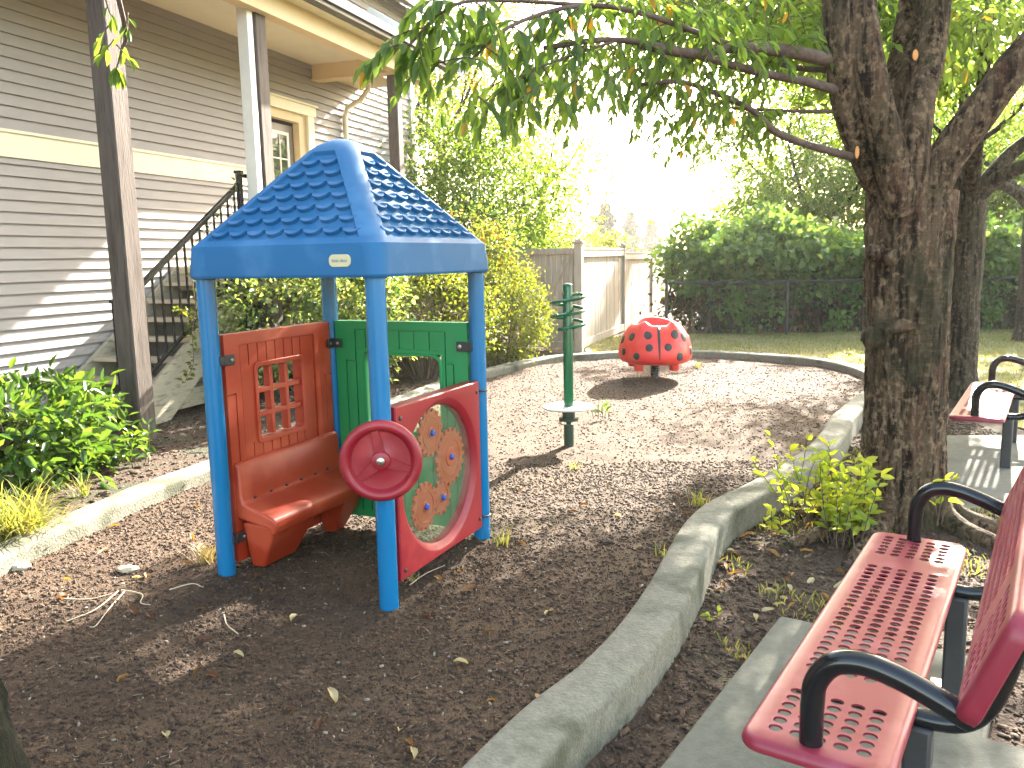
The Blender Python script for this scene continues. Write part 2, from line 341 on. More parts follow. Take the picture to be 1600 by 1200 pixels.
def spray(lv, tw, p, d, ln, nl, size, wr=0.42, droop=0.5):
    """one leafy twig; leaves alternate along it and hang"""
    p = Vector(p); d = Vector(d).normalized(); pts = [p.copy()]
    for i in range(nl):
        d = (d + Vector((random.gauss(0, .12), random.gauss(0, .12), random.gauss(-.05, .1)-droop*0.10))).normalized()
        p = p + d*(ln/nl); pts.append(p.copy())
        s = d.cross(Vector((0, 0, 1)));
        if s.length < 1e-3: s = Vector((1, 0, 0))
        s.normalize(); sgn = 1 if i % 2 else -1
        a = d*0.7 + s*sgn*(0.55+random.random()*0.3) + Vector((random.gauss(0, .15), random.gauss(0, .15), -droop*random.uniform(0.4, 1.3)))
        nn = Vector((random.gauss(0, .35), random.gauss(0, .35), 1)) + s*sgn*0.3
        L = size*random.uniform(0.7, 1.2)
        lv.add(p, a, nn, L, L*wr*random.uniform(.85, 1.15))
    lv.add(p, d + Vector((0, 0, -droop*0.7)), Vector((random.gauss(0, .3), random.gauss(0, .3), 1)), size, size*wr)
    if tw is not None: tw.tube(pts[::2] if len(pts) > 4 else pts, lerpr(0.0035, 0.0015, len(pts[::2] if len(pts) > 4 else pts)), 4, False)
def grow(lv, tw, p, d, ln, r, depth, size, nl=9, kids=4, droop=0.35, upb=0.15, spr=3):
    """a limb that forks into smaller limbs and ends in leafy twigs"""
    p = Vector(p); d = Vector(d).normalized(); pts = [p.copy()]; n = 5
    for i in range(n):
        d = (d + Vector((random.gauss(0, .13), random.gauss(0, .13), random.gauss(upb*0.3, .1)))).normalized()
        p = p + d*(ln/n); pts.append(p.copy())
    tw.tube(pts, lerpr(r, r*0.5, len(pts)), 7 if r > .02 else 5, False)
    for k in range(kids):
        t = random.uniform(0.35, 1.0); q = pts[min(n, int(t*n)+1)]
        s = Vector((random.gauss(0, 1), random.gauss(0, 1), random.gauss(upb, .5))); s -= d*s.dot(d); s.normalize()
        nd = (d*random.uniform(.3, .9) + s*random.uniform(.5, 1.0)).normalized()
        if depth > 0: grow(lv, tw, q, nd, ln*random.uniform(.5, .75), r*0.5, depth-1, size, nl, kids, droop, upb*0.6, spr)
        for z in range(spr if depth == 0 else 1):
            q2 = pts[random.randint(2, n)]
            nd2 = (nd + Vector((random.gauss(0, .6), random.gauss(0, .6), random.gauss(0, .4)))).normalized()
            spray(lv, tw if random.random() < .4 else None, q2, nd2, random.uniform(.25, .45), nl, size, droop=droop)
def barkjit(amp, f=7, seed=0):
    def j(q, c, r):
        o = (q-c)
        v = Vector((q.x*f+seed, q.y*f, q.z*f*0.22))
        k = 0.7*noise.noise(v*.5) + 0.45*noise.noise(v*1.3) + 0.9*(0.30-abs(noise.noise(v*2.6))) + 0.35*(.25-abs(noise.noise(v*5.5)))
        return q + o.normalized()*(k*amp*min(1.5, max(.5, r/0.2)))
    return j
# ================================================================== THE SETTING
# curb path: centre line and width, in metres
CURB = [(-0.75, 1.2), (-0.30, 1.95), (0.08, 2.61), (0.32, 2.94), (0.53, 3.31), (0.73, 3.75), (0.89, 4.16), (1.09, 4.65), (1.30, 5.01), (1.66, 5.42), (2.11, 6.0),
        (2.49, 6.54), (2.83, 7.14), (3.15, 7.77), (3.61, 8.5), (4.10, 9.3), (4.56, 10.3), (4.66, 11.1), (4.50, 11.95), (3.93, 12.68), (3.08, 13.25), (2.08, 13.42),
        (1.35, 13.28), (0.62, 12.95), (0.03, 12.15), (-0.42, 11.4), (-0.85, 10.5), (-1.3, 9.2), (-1.85, 7.7), (-2.37, 6.35), (-2.64, 5.5), (-2.80, 4.7), (-2.92, 3.9), (-3.1, 2.6), (-3.3, 1.2)]
cpath = crom([(x, y, 0) for x, y in CURB], 6)
CP = np.array([(p.x, p.y) for p in cpath])
poly_in = CP.copy()
GX0, GY0, GS = -3.8, 0.4, 0.02
_gx = GX0+np.arange(460)*GS; _gy = GY0+np.arange(690)*GS
_XX, _YY = np.meshgrid(_gx, _gy, indexing='ij'); MASK = np.zeros(_XX.shape, bool)
for _i in range(len(poly_in)):
    (_xa, _ya), (_xb, _yb) = poly_in[_i-1], poly_in[_i]
    if _ya == _yb: continue
    MASK ^= ((_yb > _YY) != (_ya > _YY)) & (_XX < (_xa-_xb)*(_YY-_yb)/(_ya-_yb)+_xb)
MASKL = MASK.tolist()
def inside(x, y):
    i = int((x-GX0)/GS+.5); j = int((y-GY0)/GS+.5)
    return 0 <= i < 460 and 0 <= j < 690 and MASKL[i][j]
def mz(x, y):
    v = Vector((x*1.1, y*1.1, 0.3))
    z = 0.020*noise.noise(v) + 0.012*noise.noise(v*3.1) + 0.006*noise.noise(v*9)
    z += 0.035*math.exp(-((x-1.9)**2+(y-10.75)**2)/0.5)           # heap under the ladybird rider
    z -= 0.03*math.exp(-((x+0.6)**2+(y-3.2)**2)/1.5)
    for (bx, by) in ((-.193, 4.727), (-.613, 3.804), (-1.536, 4.224)): z += 0.02*math.exp(-((x-bx)**2+(y-by)**2)/0.03)
    return z
def oz(x, y):
    """height of the ground outside the curb"""
    v = Vector((x*0.9, y*0.9, 5.3))
    z = 0.03*noise.noise(v) + 0.012*noise.noise(v*4)
    if x > 0 and y < 9: z -= 0.075
    if x < -0.5 and y < 12: z += 0.05
    z += 0.10*math.exp(-((x-2.42)**2+(y-4.97)**2)/0.35)
    return z
def sheet(name, x0, x1, y0, y1, step, zf, m, keep=None, base=0.0):
    nx = int((x1-x0)/step)+1; ny = int((y1-y0)/step)+1; vs = []; fs = []
    ins = []
    for j in range(ny):
        for i in range(nx):
            x = x0+i*step; y = y0+j*step
            vs.append((x, y, base+zf(x, y))); ins.append(True if keep is None else keep(x, y))
    for j in range(ny-1):
        for i in range(nx-1):
            q = (j*nx+i, j*nx+i+1, (j+1)*nx+i+1, (j+1)*nx+i)
            if any(ins[a] for a in q): fs.append(q)
    b = MB(); b.v = vs; b.f = fs
    return b.build(name, m)
b = MB(); b.add([(-900, -300, -.30), (900, -300, -.30), (900, 1500, -.30), (-900, 1500, -.30)], [(0, 1, 2, 3)])
tag(b.build('ground', M['dirt'], smooth=False), kind='structure')
tag(sheet('dirt_ground', -12, 14, 0.4, 26, 0.10, lambda x, y: oz(x, y)-0.004, M['dirt'], keep=lambda x, y: not inside(x, y)), kind='structure')
tag(sheet('mulch_ground', -3.4, 4.8, 0.8, 13.5, 0.045, mz, M['mulch'], keep=inside), kind='structure')
# lawn strip beyond the curb
def lawnk(x, y): return (y > 12.6 - 0.2*max(0, x-4) and y < 16.9 and x > 1.3 and x < 14 and not inside(x, y)) or (x > 4.9 and 7.6 < y < 16.9 and x < 14)
tag(sheet('lawn', 1.3, 14, 7.4, 17, 0.10, lambda x, y: oz(x, y)+0.012, M['lawn'], keep=lawnk), kind='structure')
# concrete curb swept along its path
def curb():
    b = MB(); n = len(cpath); ring = []
    prof = [(-.105, -.16), (-.105, .070), (-.102, .086), (-.093, .097), (-.078, .102), (.083, .102), (.098, .097), (.107, .087), (.111, .07), (.122, -.16)]
    for i in range(n):
        d = (cpath[min(n-1, i+1)]-cpath[max(0, i-1)]).normalized(); s = Vector((d.y, -d.x, 0))
        for (o, z) in prof:
            p = cpath[i] + s*o
            k = noise.noise(Vector((p.x*3, p.y*3, z*4)))*0.004 + noise.noise(Vector((p.x*14, p.y*14, z*14)))*0.003
            ring.append((p.x + s.x*k, p.y + s.y*k, z + (k if z > 0 else 0)))
    m = len(prof)
    b.add(ring, [(i*m+k, i*m+k+1, (i+1)*m+k+1, (i+1)*m+k) for i in range(n-1) for k in range(m-1)])
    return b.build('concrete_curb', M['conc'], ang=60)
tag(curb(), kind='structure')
def slab(name, poly, z0, z1):
    b = MB(); b.prism(poly, z0, z1); return tag(b.build(name, M['slab'], bevel=.012), kind='structure')
BD = Vector((.5505, .8348, 0)); BR = Vector((.8348, -.5505, 0))
def bpt(o, d, r, z=0): return Vector((o[0], o[1], 0)) + BD*d + BR*r + Vector((0, 0, z))
BO = (1.661, 3.316)
slab('bench_pavement', [tuple(bpt(BO, d, r)[:2]) for d, r in ((0.0, -.537), (-2.6, -.56), (-2.6, .62), (-0.62, .62), (-.62, .33), (-0.0, .33))][::-1], -.15, 0.0)
slab('far_pavement', [(2.72, 5.10), (6.2, 5.6), (6.3, 7.05), (3.86, 7.28), (3.55, 6.9)], -.15, 0.0)

# mulch chips, grass and other uncountable cover
def chips(name, n, sampler, zf, m, sz, kind='stuff'):
    P = np.empty((n, 3)); k = 0
    while k < n:
        x, y = sampler()
        P[k] = (x, y, zf(x, y)+random.uniform(-.002, .006)); k += 1
    L = sz*(0.28+rng.random(n)**3*1.6); W = L*(0.25+rng.random(n)*0.35)
    th = rng.random(n)*2*PI; ax = np.stack([np.cos(th), np.sin(th), rng.normal(size=n)*0.22], 1); ax = unit(ax)
    nr = unit(np.stack([rng.normal(size=n)*.35, rng.normal(size=n)*.35, np.ones(n)], 1)); S = unit(np.cross(ax, nr)); U = np.cross(S, ax)
    V = np.empty((n, 8, 3)); h = 0.0035
    for q, (i, j, kk) in enumerate(((-1, -1, -1), (1, -1, -1), (1, 1, -1), (-1, 1, -1), (-.8, -.8, 1), (.9, -.7, 1), (.8, .9, 1), (-.9, .7, 1))):
        V[:, q] = P + ax*(L*i/2)[:, None] + S*(W*j/2)[:, None] + U*kk*h
    idx = np.array([[4, 5, 6, 7], [0, 1, 5, 4], [1, 2, 6, 5], [2, 3, 7, 6], [3, 0, 4, 7]])
    F = (np.arange(n)[:, None, None]*8+idx[None]).reshape(-1); nf = n*5
    me = bpy.data.meshes.new(name); me.vertices.add(n*8); me.vertices.foreach_set('co', V.reshape(-1)); me.loops.add(nf*4); me.loops.foreach_set('vertex_index', F)
    me.polygons.add(nf); me.polygons.foreach_set('loop_start', np.arange(nf)*4); me.update(calc_edges=True)
    me.materials.append(m); o = bpy.data.objects.new(name, me); COL.objects.link(o); return tag(o, kind=kind)
def samp_in():
    while True:
        if random.random() < .75: Y = 1.9 + 4.6*random.random()**1.3
        else: Y = random.uniform(5, 13.3)
        x = random.uniform(-3.2, 4.6)
        if abs(x) < Y*0.66+.2 and inside(x, Y): return x, Y
chips('mulch_chips', 66000, samp_in, mz, M['chip'], 0.0175)
def straws(name, n, sampler, zf):
    """fine dead grass stems and fibres strewn over the mulch"""
    b = MB()
    for i in range(n):
        x, y = sampler(); L = random.uniform(.012, .05); a = random.random()*2*PI; c = random.gauss(0, .5); pts = []
        for k in range(4):
            pts.append(Vector((x, y, zf(x, y)+.007+random.uniform(0, .004)))); x += math.cos(a)*L/3; y += math.sin(a)*L/3; a += c
        k0 = len(b.v); w_ = .0009
        for p in pts: b.v += [(p.x-w_*math.sin(a), p.y+w_*math.cos(a), p.z), (p.x+w_*math.sin(a), p.y-w_*math.cos(a), p.z+.001)]
        b.f += [(k0+2*k, k0+2*k+1, k0+2*k+3, k0+2*k+2) for k in range(3)]
    return tag(b.build(name, M['strawd'], smooth=False), kind='stuff')
straws('straw_litter', 1300, samp_in, mz)
chips('pale_chips', 1500, samp_in, mz, M['palechip'], 0.014)
def samp_out():
    while True:
        Y = random.uniform(2.2, 8.5); x = random.uniform(0.3, 4.6)
        if x < Y*.66+.2 and not inside(x, Y): return x, Y
chips('dirt_chips', 15000, samp_out, oz, M['chip'], 0.025)
def samp_bed():
    while True:
        Y = random.uniform(4.5, 12); x = random.uniform(-4.6, -0.3)
        if abs(x) < Y*.66 and not inside(x, Y): return x, Y
chips('bed_chips', 5000, samp_bed, oz, M['chip'], 0.04)
def grass(name, n, sampler, zf, m, h, wr=.05, lean=.5):
    lv = Leaves()
    for i in range(n):
        x, y = sampler(); H = h*random.uniform(.5, 1.3)
        lv.add((x, y, zf(x, y)), (random.gauss(0, lean), random.gauss(0, lean), 1), (random.gauss(0, 1), random.gauss(0, 1), .1), H, H*wr*2)
    return tag(lv.build(name, m), kind='stuff')
def samp_lawn():
    while True:
        Y = random.uniform(7.6, 16.8); x = random.uniform(1.4, 11.5)
        if x < Y*.66 and lawnk(x, Y) and not (x > 3.8 and x < 6.4 and Y < 7.3): return x, Y
grass('lawn_grass', 26000, samp_lawn, oz, M['lf_lawn'], .055, .07)
def samp_weed():
    while True:
        Y = random.uniform(3.0, 7.2); x = random.uniform(0.9, 4.4)
        if x < Y*.66 and not inside(x, Y) and noise.noise(Vector((x*1.7, y0w+Y*1.7, 0))) > .12: return x, Y
y0w = 3.0
grass('low_weeds', 1600, samp_weed, oz, M['lf_lawn'], .05, .08)

# ================================================================== HOUSE
HH = Vector((.3285, .9445, 0)); HN = Vector((.9445, -.3285, 0)); HW = Vector((-4.6, 9.0, 0))
HT = Matrix(((HH.x, HN.x, 0, HW.x), (HH.y, HN.y, 0, HW.y), (0, 0, 1, 0), (0, 0, 0, 1)))   # (s, t, z) -> world
house = empty('house', 'grey house with lap siding, cream trim band and covered porch', 'house')
def lap(b, s0, s1, z0, z1, ex=.114):
    z = z0; rows = []
    while z < z1-1e-4:
        zt = min(z+ex, z1); rows.append((z, zt)); z = zt
    vs = []; fs = []
    for (a, c) in rows:
        for (t, zz) in ((.0, a), (.029, a), (.003, c)):
            vs += [(s0, t, zz), (s1, t, zz)]
    n = len(rows)
    for i in range(n):
        k = i*6
        fs += [(k, k+1, k+3, k+2), (k+2, k+3, k+5, k+4)]
    b.add(vs, fs, HT)
b = MB()
lap(b, -12, 3.35, -.1, 2.70); lap(b, -12, 3.35, 2.96, 6.4); lap(b, 3.35, 4.55, 3.99, 6.4); lap(b, 4.55, 8.36, -.1, 6.4); lap(b, 3.35, 4.55, -.1, 1.6)
# solid wall behind the siding, with the end and the back of the building
for (s0, s1, z0, z1) in ((-12, 3.35, -.3, 6.4), (4.55, 8.35, -.3, 6.4), (3.35, 4.55, 3.95, 6.4), (3.35, 4.55, -.3, 1.6)):
    b.add([(s0, -.002, z0), (s1, -.002, z0), (s1, -.002, z1), (s0, -.002, z1)], [(0, 1, 2, 3)], HT)
b.add([(8.35, -.002, -.3), (8.35, -8, -.3), (8.35, -8, 6.4), (8.35, -.002, 6.4), (-12, -8, -.3), (-12, -8, 6.4), (-12, -.002, -.3), (-12, -.002, 6.4)], [(0, 1, 2, 3), (1, 4, 5, 2), (4, 6, 7, 5)], HT)
b.build('wall', M['siding'], house, smooth=False)
b = MB(); b.box((-4.33, .015, 2.815), (15.3, .03, .235), HT); b.box((-4.33, .024, 2.945), (15.3, .052, .03), HT); b.box((-4.33, .012, 2.703), (15.3, .02, .012), HT)
for s in (-3.0, -.95, 1.9): b.box((s, .0305, 2.81), (.006, .003, .225), HT)
b.build('trim_band', M['cream'], house, bevel=.004)
b = MB(); b.box((8.30, .025, 3.05), (.16, .05, 6.7), HT); b.build('corner_board', M['white'], house, bevel=.004)
# porch door with its casing and glazed upper half
door = MB(); door.box((3.93, -.14, 2.65), (.84, .045, 2.06), HT)
door = door.build('door', M['doorp'], house, bevel=.004)
b = MB()
for (c, sz) in (((3.55, -.112, 2.98), (.05, .03, 1.18)), ((4.19, -.112, 2.98), (.05, .03, 1.18)), ((3.87, -.112, 3.545), (.59, .03, .05)), ((3.87, -.112, 2.415), (.59, .03, .05)),
                ((3.77, -.108, 2.98), (.022, .02, 1.08)), ((3.98, -.108, 2.98), (.022, .02, 1.08)), ((3.87, -.107, 3.17), (.59, .018, .022)), ((3.87, -.107, 2.80), (.59, .018, .022))): b.box(c, sz, HT)
b.build('window_frame', M['white'], door, bevel=.003)
b = MB(); b.box((3.87, -.1165, 2.98), (.6, .002, 1.1), HT); b.build('window_pane', M['glass'], door, smooth=False)
b = MB(); b.box((4.46, -.06, 2.66), (.2, .11, 2.2), HT); b.box((3.42, -.06, 2.66), (.16, .11, 2.2), HT); b.box((3.94, -.06, 3.80), (1.24, .11, .14), HT); b.build('door_jamb', M['creamy'], house, bevel=.004)
b = MB(); b.box((4.635, .02, 2.66), (.17, .05, 2.40), HT); b.box((3.27, .02, 2.66), (.17, .05, 2.40), HT); b.box((3.95, .022, 3.935), (1.66, .056, .15), HT); b.box((3.95, .032, 4.02), (1.74, .085, .03), HT); b.build('door_casing', M['cream'], house, bevel=.004)
# porch: floor, posts, ceiling, beams, roof
b = MB(); b.box((3.35, .75, 1.56), (4.0, 1.5, .08), HT); b.box((3.35, 1.47, 1.42), (4.0, .06, .2), HT); b.box((1.40, .75, 1.42), (.06, 1.5, .2), HT); b.build('porch_floor', M['tread'], house, bevel=.006)
def post(s, t, w, z1, z0=-.1):
    b = MB(); q = w/2
    ch = .012; poly = [(-q+ch, -q), (q-ch, -q), (q, -q+ch), (q, q-ch), (q-ch, q), (-q+ch, q), (-q, q-ch), (-q, -q+ch)]
    n = 40; vs = []; m = 8
    for i in range(n+1):
        z = z0+(z1-z0)*i/n
        for (x, y) in poly:
            k = noise.noise(Vector((x*9+s, y*9, z*1.6)))*.004
            vs.append((s+x*(1+k*8), t+y*(1+k*8), z))
    b.add(vs, [(i*m+k, i*m+(k+1) % m, (i+1)*m+(k+1) % m, (i+1)*m+k) for i in range(n) for k in range(m)], HT)
    return b.build('porch_post', M['post'], house, smooth=False)
post(-1.07, 1.64, .20, 4.62); post(1.49, 1.32, .20, 4.62); post(4.98, 1.32, .17, 4.46)
b = MB(); b.box((1.30, 1.34, 3.1), (.10, .14, 3.1), HT); b.build('post_trim_board', M['white'], house, bevel=.006)
b = MB(); b.box((-3.0, .85, 4.68), (15.8, 1.70, .05), HT); b.build('porch_ceiling', M['cream'], house)
b = MB(); b.box((4.86, .78, 4.54), (.20, 1.52, .24), HT); b.box((4.86, .78, 4.43), (.23, 1.54, .025), HT); b.box((1.0, 1.44, 4.55), (7.9, .17, .26), HT); b.box((5.35, 1.44, 4.55), (.8, .17, .26), HT); b.build('porch_beam', M['creamy'], house, bevel=.006)
b = MB(); b.box((-2.5, 1.78, 4.72), (17.6, .11, .13), HT); b.box((-2.5, 1.70, 4.74), (17.6, .03, .16), HT); b.build('gutter', M['gutter'], house, bevel=.01)
b = MB()
b.add([(-12, 1.88, 4.80), (6.25, 1.88, 4.80), (6.25, -.3, 6.1), (-12, -.3, 6.1), (-12, 1.88, 4.71), (6.25, 1.88, 4.71), (6.25, -.3, 6.0), (-12, -.3, 6.0)], [(0, 1, 2, 3), (4, 7, 6, 5), (0, 4, 5, 1), (1, 5, 6, 2), (0, 3, 7, 4)], HT)
b.add([(-12.4, .5, 6.2), (8.8, .5, 6.2), (8.8, -4, 8.6), (-12.4, -4, 8.6), (8.8, -8.5, 6.2), (-12.4, -8.5, 6.2)], [(0, 1, 2, 3), (3, 2, 4, 5)], HT)
b.build('roof', M['shingle'], house, smooth=False)
b = MB(); b.bar(HT @ Vector((6.30, 2.0, 4.70)), HT @ Vector((6.30, .2, 5.80)), .045, .20); b.bar(HT @ Vector((6.36, 2.02, 4.76)), HT @ Vector((6.36, .2, 5.87)), .06, .06); b.build('bargeboard', M['white'], house, bevel=.006)
b = MB(); b.box((5.55, .42, 4.60), (1.4, .84, .10), HT); b.build('soffit', M['creamy'], house, bevel=.004)
b = MB(); b.tube([HT @ Vector(p) for p in ((5.86, .42, 4.56), (5.86, .40, 4.45), (5.80, .28, 4.28), (5.66, .10, 4.14), (5.62, .075, 4.0), (5.62, .075, 1.0), (5.62, .075, .2))], .042, 8); b.build('downspout', M['cream'], house, ang=60)

# ------------------------------------------------------------------ staircase
stair = empty('outdoor_staircase', 'open wooden staircase with black metal railing against the siding', 'staircase')
z0, s0, rz_, rs = .468, -.334, .1908, .288
for k in range(-1, 6):
    b = MB(); s = s0+rs*k; z = z0+rz_*k
    b.box((s+.15, .58, z-.02), (.30, 1.10, .04), HT); b.build('tread', M['tread'], stair, bevel=.006)
for (t, m) in ((1.16, 'stringer'), (.085, 'stringer')):
    b = MB(); vs = []
    L = [(-.62, .02), (-.62, .30), (-.50, .37), (1.30, 1.56), (1.42, 1.56), (1.42, 1.22), (-.20, .02)]
    for tt in (t-.022, t+.022): vs += [(s, tt, z) for s, z in L]
    n = len(L); b.add(vs, [tuple(range(n))[::-1], tuple(range(n, 2*n))] + [(i, (i+1) % n, n+(i+1) % n, n+i) for i in range(n)], HT)
    b.build('stringer', M[m], stair, bevel=.004)
b = MB(); b.box((.9, 1.06, .21), (2.4, .06, .2), HT); b.build('ledger_board', M['stringer'], stair, bevel=.005)
rail = MB(); sl = rz_/rs; tR = 1.20
def rp(s, z): return HT @ Vector((s, tR, z))
rail.bar(rp(-.75, 1.24), rp(1.16, 1.24+1.91*sl), .05, .05)
rail.build('handrail', M['black'], stair, bevel=.006)
b = MB(); b.bar(rp(-.75, .345), rp(1.16, .345+1.91*sl), .035, .035); b.build('bottom_rail', M['black'], stair, bevel=.004)
for k in range(15):
    s = -.66+k*.125; b = MB(); z = 1.24+(s+.75)*sl; b.box((s, tR, z-.44), (.018, .018, .86), HT); b.build('baluster', M['black'], stair)
for s in (-.78, 1.20):
    b = MB(); zt = 1.30 if s < 0 else 2.66; b.box((s, tR, zt/2+.05), (.055, .055, zt-.1), HT); b.box((s, tR, zt+.005), (.08, .08, .03), HT); b.build('newel_post', M['black'], stair, bevel=.004)
b = MB(); b.box((1.32, tR, 2.63), (.25, .04, .04), HT); b.box((1.37, tR, 2.1), (.02, .02, 1.05), HT); b.build('landing_rail', M['black'], stair)

# ================================================================== PLAYHOUSE
PA = .507
ph = empty('playhouse', 'small plastic playhouse with blue tiled roof on four blue posts', 'playhouse', (-.8641, 4.4756, 0), -.42717)
for (x, y) in ((-PA, -PA), (PA, -PA), (PA, PA), (-PA, PA)):
    b = MB(); b.tube([(x, y, -.15), (x, y, .6), (x, y, 1.66)], .047, 32)
    o = b.build('post', M['bluepost'], ph)
    b = MB(); b.tube([(x*1.0, y, 1.565), (x, y, 1.60)], .056, 24); b.build('post_collar', M['blue'], o)
# --- roof
def roof():
    b = MB(); E0, EF = .580, .572; ZB, ZF = 1.572, 1.722
    A0 = EF-.010; zA = 1.733                       # start of slope
    k_sl = (2.232-zA)/(A0-.125)                    # slope
    rings = []   # (half, z, corner radius)
    rings += [(E0-.012, ZB+.03, .05), (E0-.006, ZB+.0, .07), (E0, ZB+.012, .075), (EF, ZF-.004, .085), (EF-.003, ZF+.005, .085), (A0, zA, .085)]
    def sl(h): return zA+(A0-h)*k_sl
    hp0 = A0-.018; hp1 = .155
    lev = [hp0, hp0-.007] + [hp0-.007-(hp0-.007-(hp1+.007))*i/10 for i in range(1, 10)] + [hp1+.007, hp1]
    for h in lev: rings.append((h, sl(h), max(.05, .085)))
    zt = sl(hp1)
    for (h, dz) in ((.135, .021), (.112, .040), (.085, .056), (.055, .067), (.028, .073), (.008, .075)): rings.append((h, zt+dz, min(.085, h*.95)))
    npanel0 = 6; npanel1 = 6+len(lev)
    nc = 7; vs = []; m = None
    for ri, (h, z, r) in enumerate(rings):
        ring = []
        for side in range(4):
            c, s_ = [(1, 0), (0, 1), (-1, 0), (0, -1)][side]
            # side 0: face with normal -y, running +x
            T = [lambda x, y: (x, y), lambda x, y: (-y, x), lambda x, y: (-x, -y), lambda x, y: (y, -x)][side]
            fl = h-r; inn = max(.0005, fl-.004); inn2 = max(.0003, fl-.012)
            panel = npanel0 < ri < npanel1-1
            pts = [(-fl, 0), (-inn, 0), (-inn2, 1), (0, 1), (inn2, 1), (inn, 0), (fl, 0)]
            for (x, q) in pts:
                off = .017 if (panel and q) else 0
                ring.append((*T(x, -(h-off*.72)), z-off*.68))
            for i in range(1, nc):
                a = -PI/2 + (PI/2)*i/nc
                ring.append((*T(h-r+r*math.cos(a), -(h-r)+r*math.sin(a)), z))
        m = len(ring); vs += ring
    n = len(rings); fs = [(i*m+k, i*m+(k+1) % m, (i+1)*m+(k+1) % m, (i+1)*m+k) for i in range(n-1) for k in range(m)]
    fs.append(tuple((n-1)*m+k for k in range(m)))
    fs.append(tuple(range(m))[::-1])
    b.add(vs, fs)
    # scalloped tiles standing proud of each sunken face
    for side in range(4):
        Rz = Matrix.Rotation(side*PI/2, 4, 'Z')
        nrm = Vector((0, -k_sl, 1)).normalized(); upv = Vector((0, 1, k_sl)).normalized()
        org = Vector((0, -(hp0-.012*1.0), sl(hp0)-.0)) - nrm*.0185 + upv*.012
        rows = 7; LS = (hp0-hp1-.03)*math.sqrt(1+k_sl*k_sl); rh = LS/rows
        for j in range(rows):
            cnt = 8-j; v0 = j*rh + .004; hy = hp0-(v0+rh*.4)/math.sqrt(1+k_sl*k_sl)
            pitch = .112; x0 = -(cnt-1)/2*pitch
            for i in range(cnt):
                xc = x0+i*pitch; wv = pitch*.43; pts = []
                for q in range(9):
                    a = PI+PI*q/8; pts.append((xc+wv*math.cos(a), v0+.034+.031*math.sin(a), .030))
                pts += [(xc+wv, v0+rh*.86, .000), (xc-wv, v0+rh*.86, .000)]
                top = [org + Vector((1, 0, 0))*x + upv*y + nrm*hh for (x, y, hh) in pts]
                top2 = [org + Vector((1, 0, 0))*(xc+(x-xc)*.96) + upv*(y+(.003 if q < 9 else -.002)) + nrm*(hh+.002) for q, (x, y, hh) in enumerate(pts)]
                bot = [org + Vector((1, 0, 0))*x + upv*y - nrm*.004 for (x, y, hh) in pts]
                N = len(pts)
                b.add(bot+top+top2, [tuple(range(2*N, 3*N))] + [(q, (q+1) % N, N+(q+1) % N, N+q) for q in range(N)] + [(N+q, N+(q+1) % N, 2*N+(q+1) % N, 2*N+q) for q in range(N)], Rz)
    return b.build('roof', M['blue'], ph, ang=27)
rf = roof()
b = MB()
def rrect(wd, ht, r, n=6):
    out = []
    for cx, cy, a0 in ((wd/2-r, ht/2-r, 0), (-wd/2+r, ht/2-r, PI/2), (-wd/2+r, -ht/2+r, PI), (wd/2-r, -ht/2+r, 1.5*PI)):
        out += [(cx+r*math.cos(a0+PI/2*i/n), cy+r*math.sin(a0+PI/2*i/n)) for i in range(n+1)]
    return out
FX = Matrix.Translation((.37, -.576, 1.648)) @ Matrix.Rotation(PI/2, 4, 'X')
b.prism(rrect(.118, .056, .024), -.004, .006, FX); bd = b.build('badge', M['badge'], rf, bevel=.002)
tc = bpy.data.curves.new('badge_lettering', 'FONT'); tc.body = 'little tikes'; tc.size = .021; tc.align_x = 'CENTER'; tc.align_y = 'CENTER'; tc.extrude = .0006
to = bpy.data.objects.new('tmp', tc); COL.objects.link(to)
dg = bpy.context.evaluated_depsgraph_get(); tm = bpy.data.meshes.new_from_object(to.evaluated_get(dg)); bpy.data.objects.remove(to)
tm.transform(Matrix.Translation((.37, -.5828, 1.648)) @ Matrix.Rotation(PI/2, 4, 'X')); tm.materials.clear(); tm.materials.append(M['badgetext'])
tl = bpy.data.objects.new('lettering', tm); COL.objects.link(tl); tl.parent = bd

def plate(b, xs, zs, depth, back, T):
    """sheet of cells in the x,z plane; depth(i,j) gives the front offset of a cell or None for a hole"""
    nx, nz = len(xs)-1, len(zs)-1
    D = [[depth(i, j) for j in range(nz)] for i in range(nx)]
    def g(i, j): return D[i][j] if 0 <= i < nx and 0 <= j < nz else None
    vs = []; fs = []
    def quad(*p): k = len(vs); vs.extend(p); fs.append((k, k+1, k+2, k+3))
    for i in range(nx):
        for j in range(nz):
            d = g(i, j)
            if d is None: continue
            x0, x1, z0, z1 = xs[i], xs[i+1], zs[j], zs[j+1]
            quad((x0, d, z0), (x1, d, z0), (x1, d, z1), (x0, d, z1)); quad((x0, back, z0), (x0, back, z1), (x1, back, z1), (x1, back, z0))
    for i in range(nx+1):
        for j in range(nz):
            a, c = g(i-1, j), g(i, j)
            if a != c:
                e = [back if q is None else q for q in (a, c)]
                quad((xs[i], e[0], zs[j]), (xs[i], e[1], zs[j]), (xs[i], e[1], zs[j+1]), (xs[i], e[0], zs[j+1]))
    for i in range(nx):
        for j in range(nz+1):
            a, c = g(i, j-1), g(i, j)
            if a != c:
                e = [back if q is None else q for q in (a, c)]
                quad((xs[i], e[0], zs[j]), (xs[i+1], e[0], zs[j]), (xs[i+1], e[1], zs[j]), (xs[i], e[1], zs[j]))
    b.add(vs, fs, T)
def cuts(*v): return sorted(set(round(x, 4) for x in v))
def weld(o, d=.0004):
    bm = bmesh.new(); bm.from_mesh(o.data); bmesh.ops.remove_doubles(bm, verts=bm.verts, dist=d); bmesh.ops.recalc_face_normals(bm, faces=bm.faces); bm.to_mesh(o.data); bm.free()
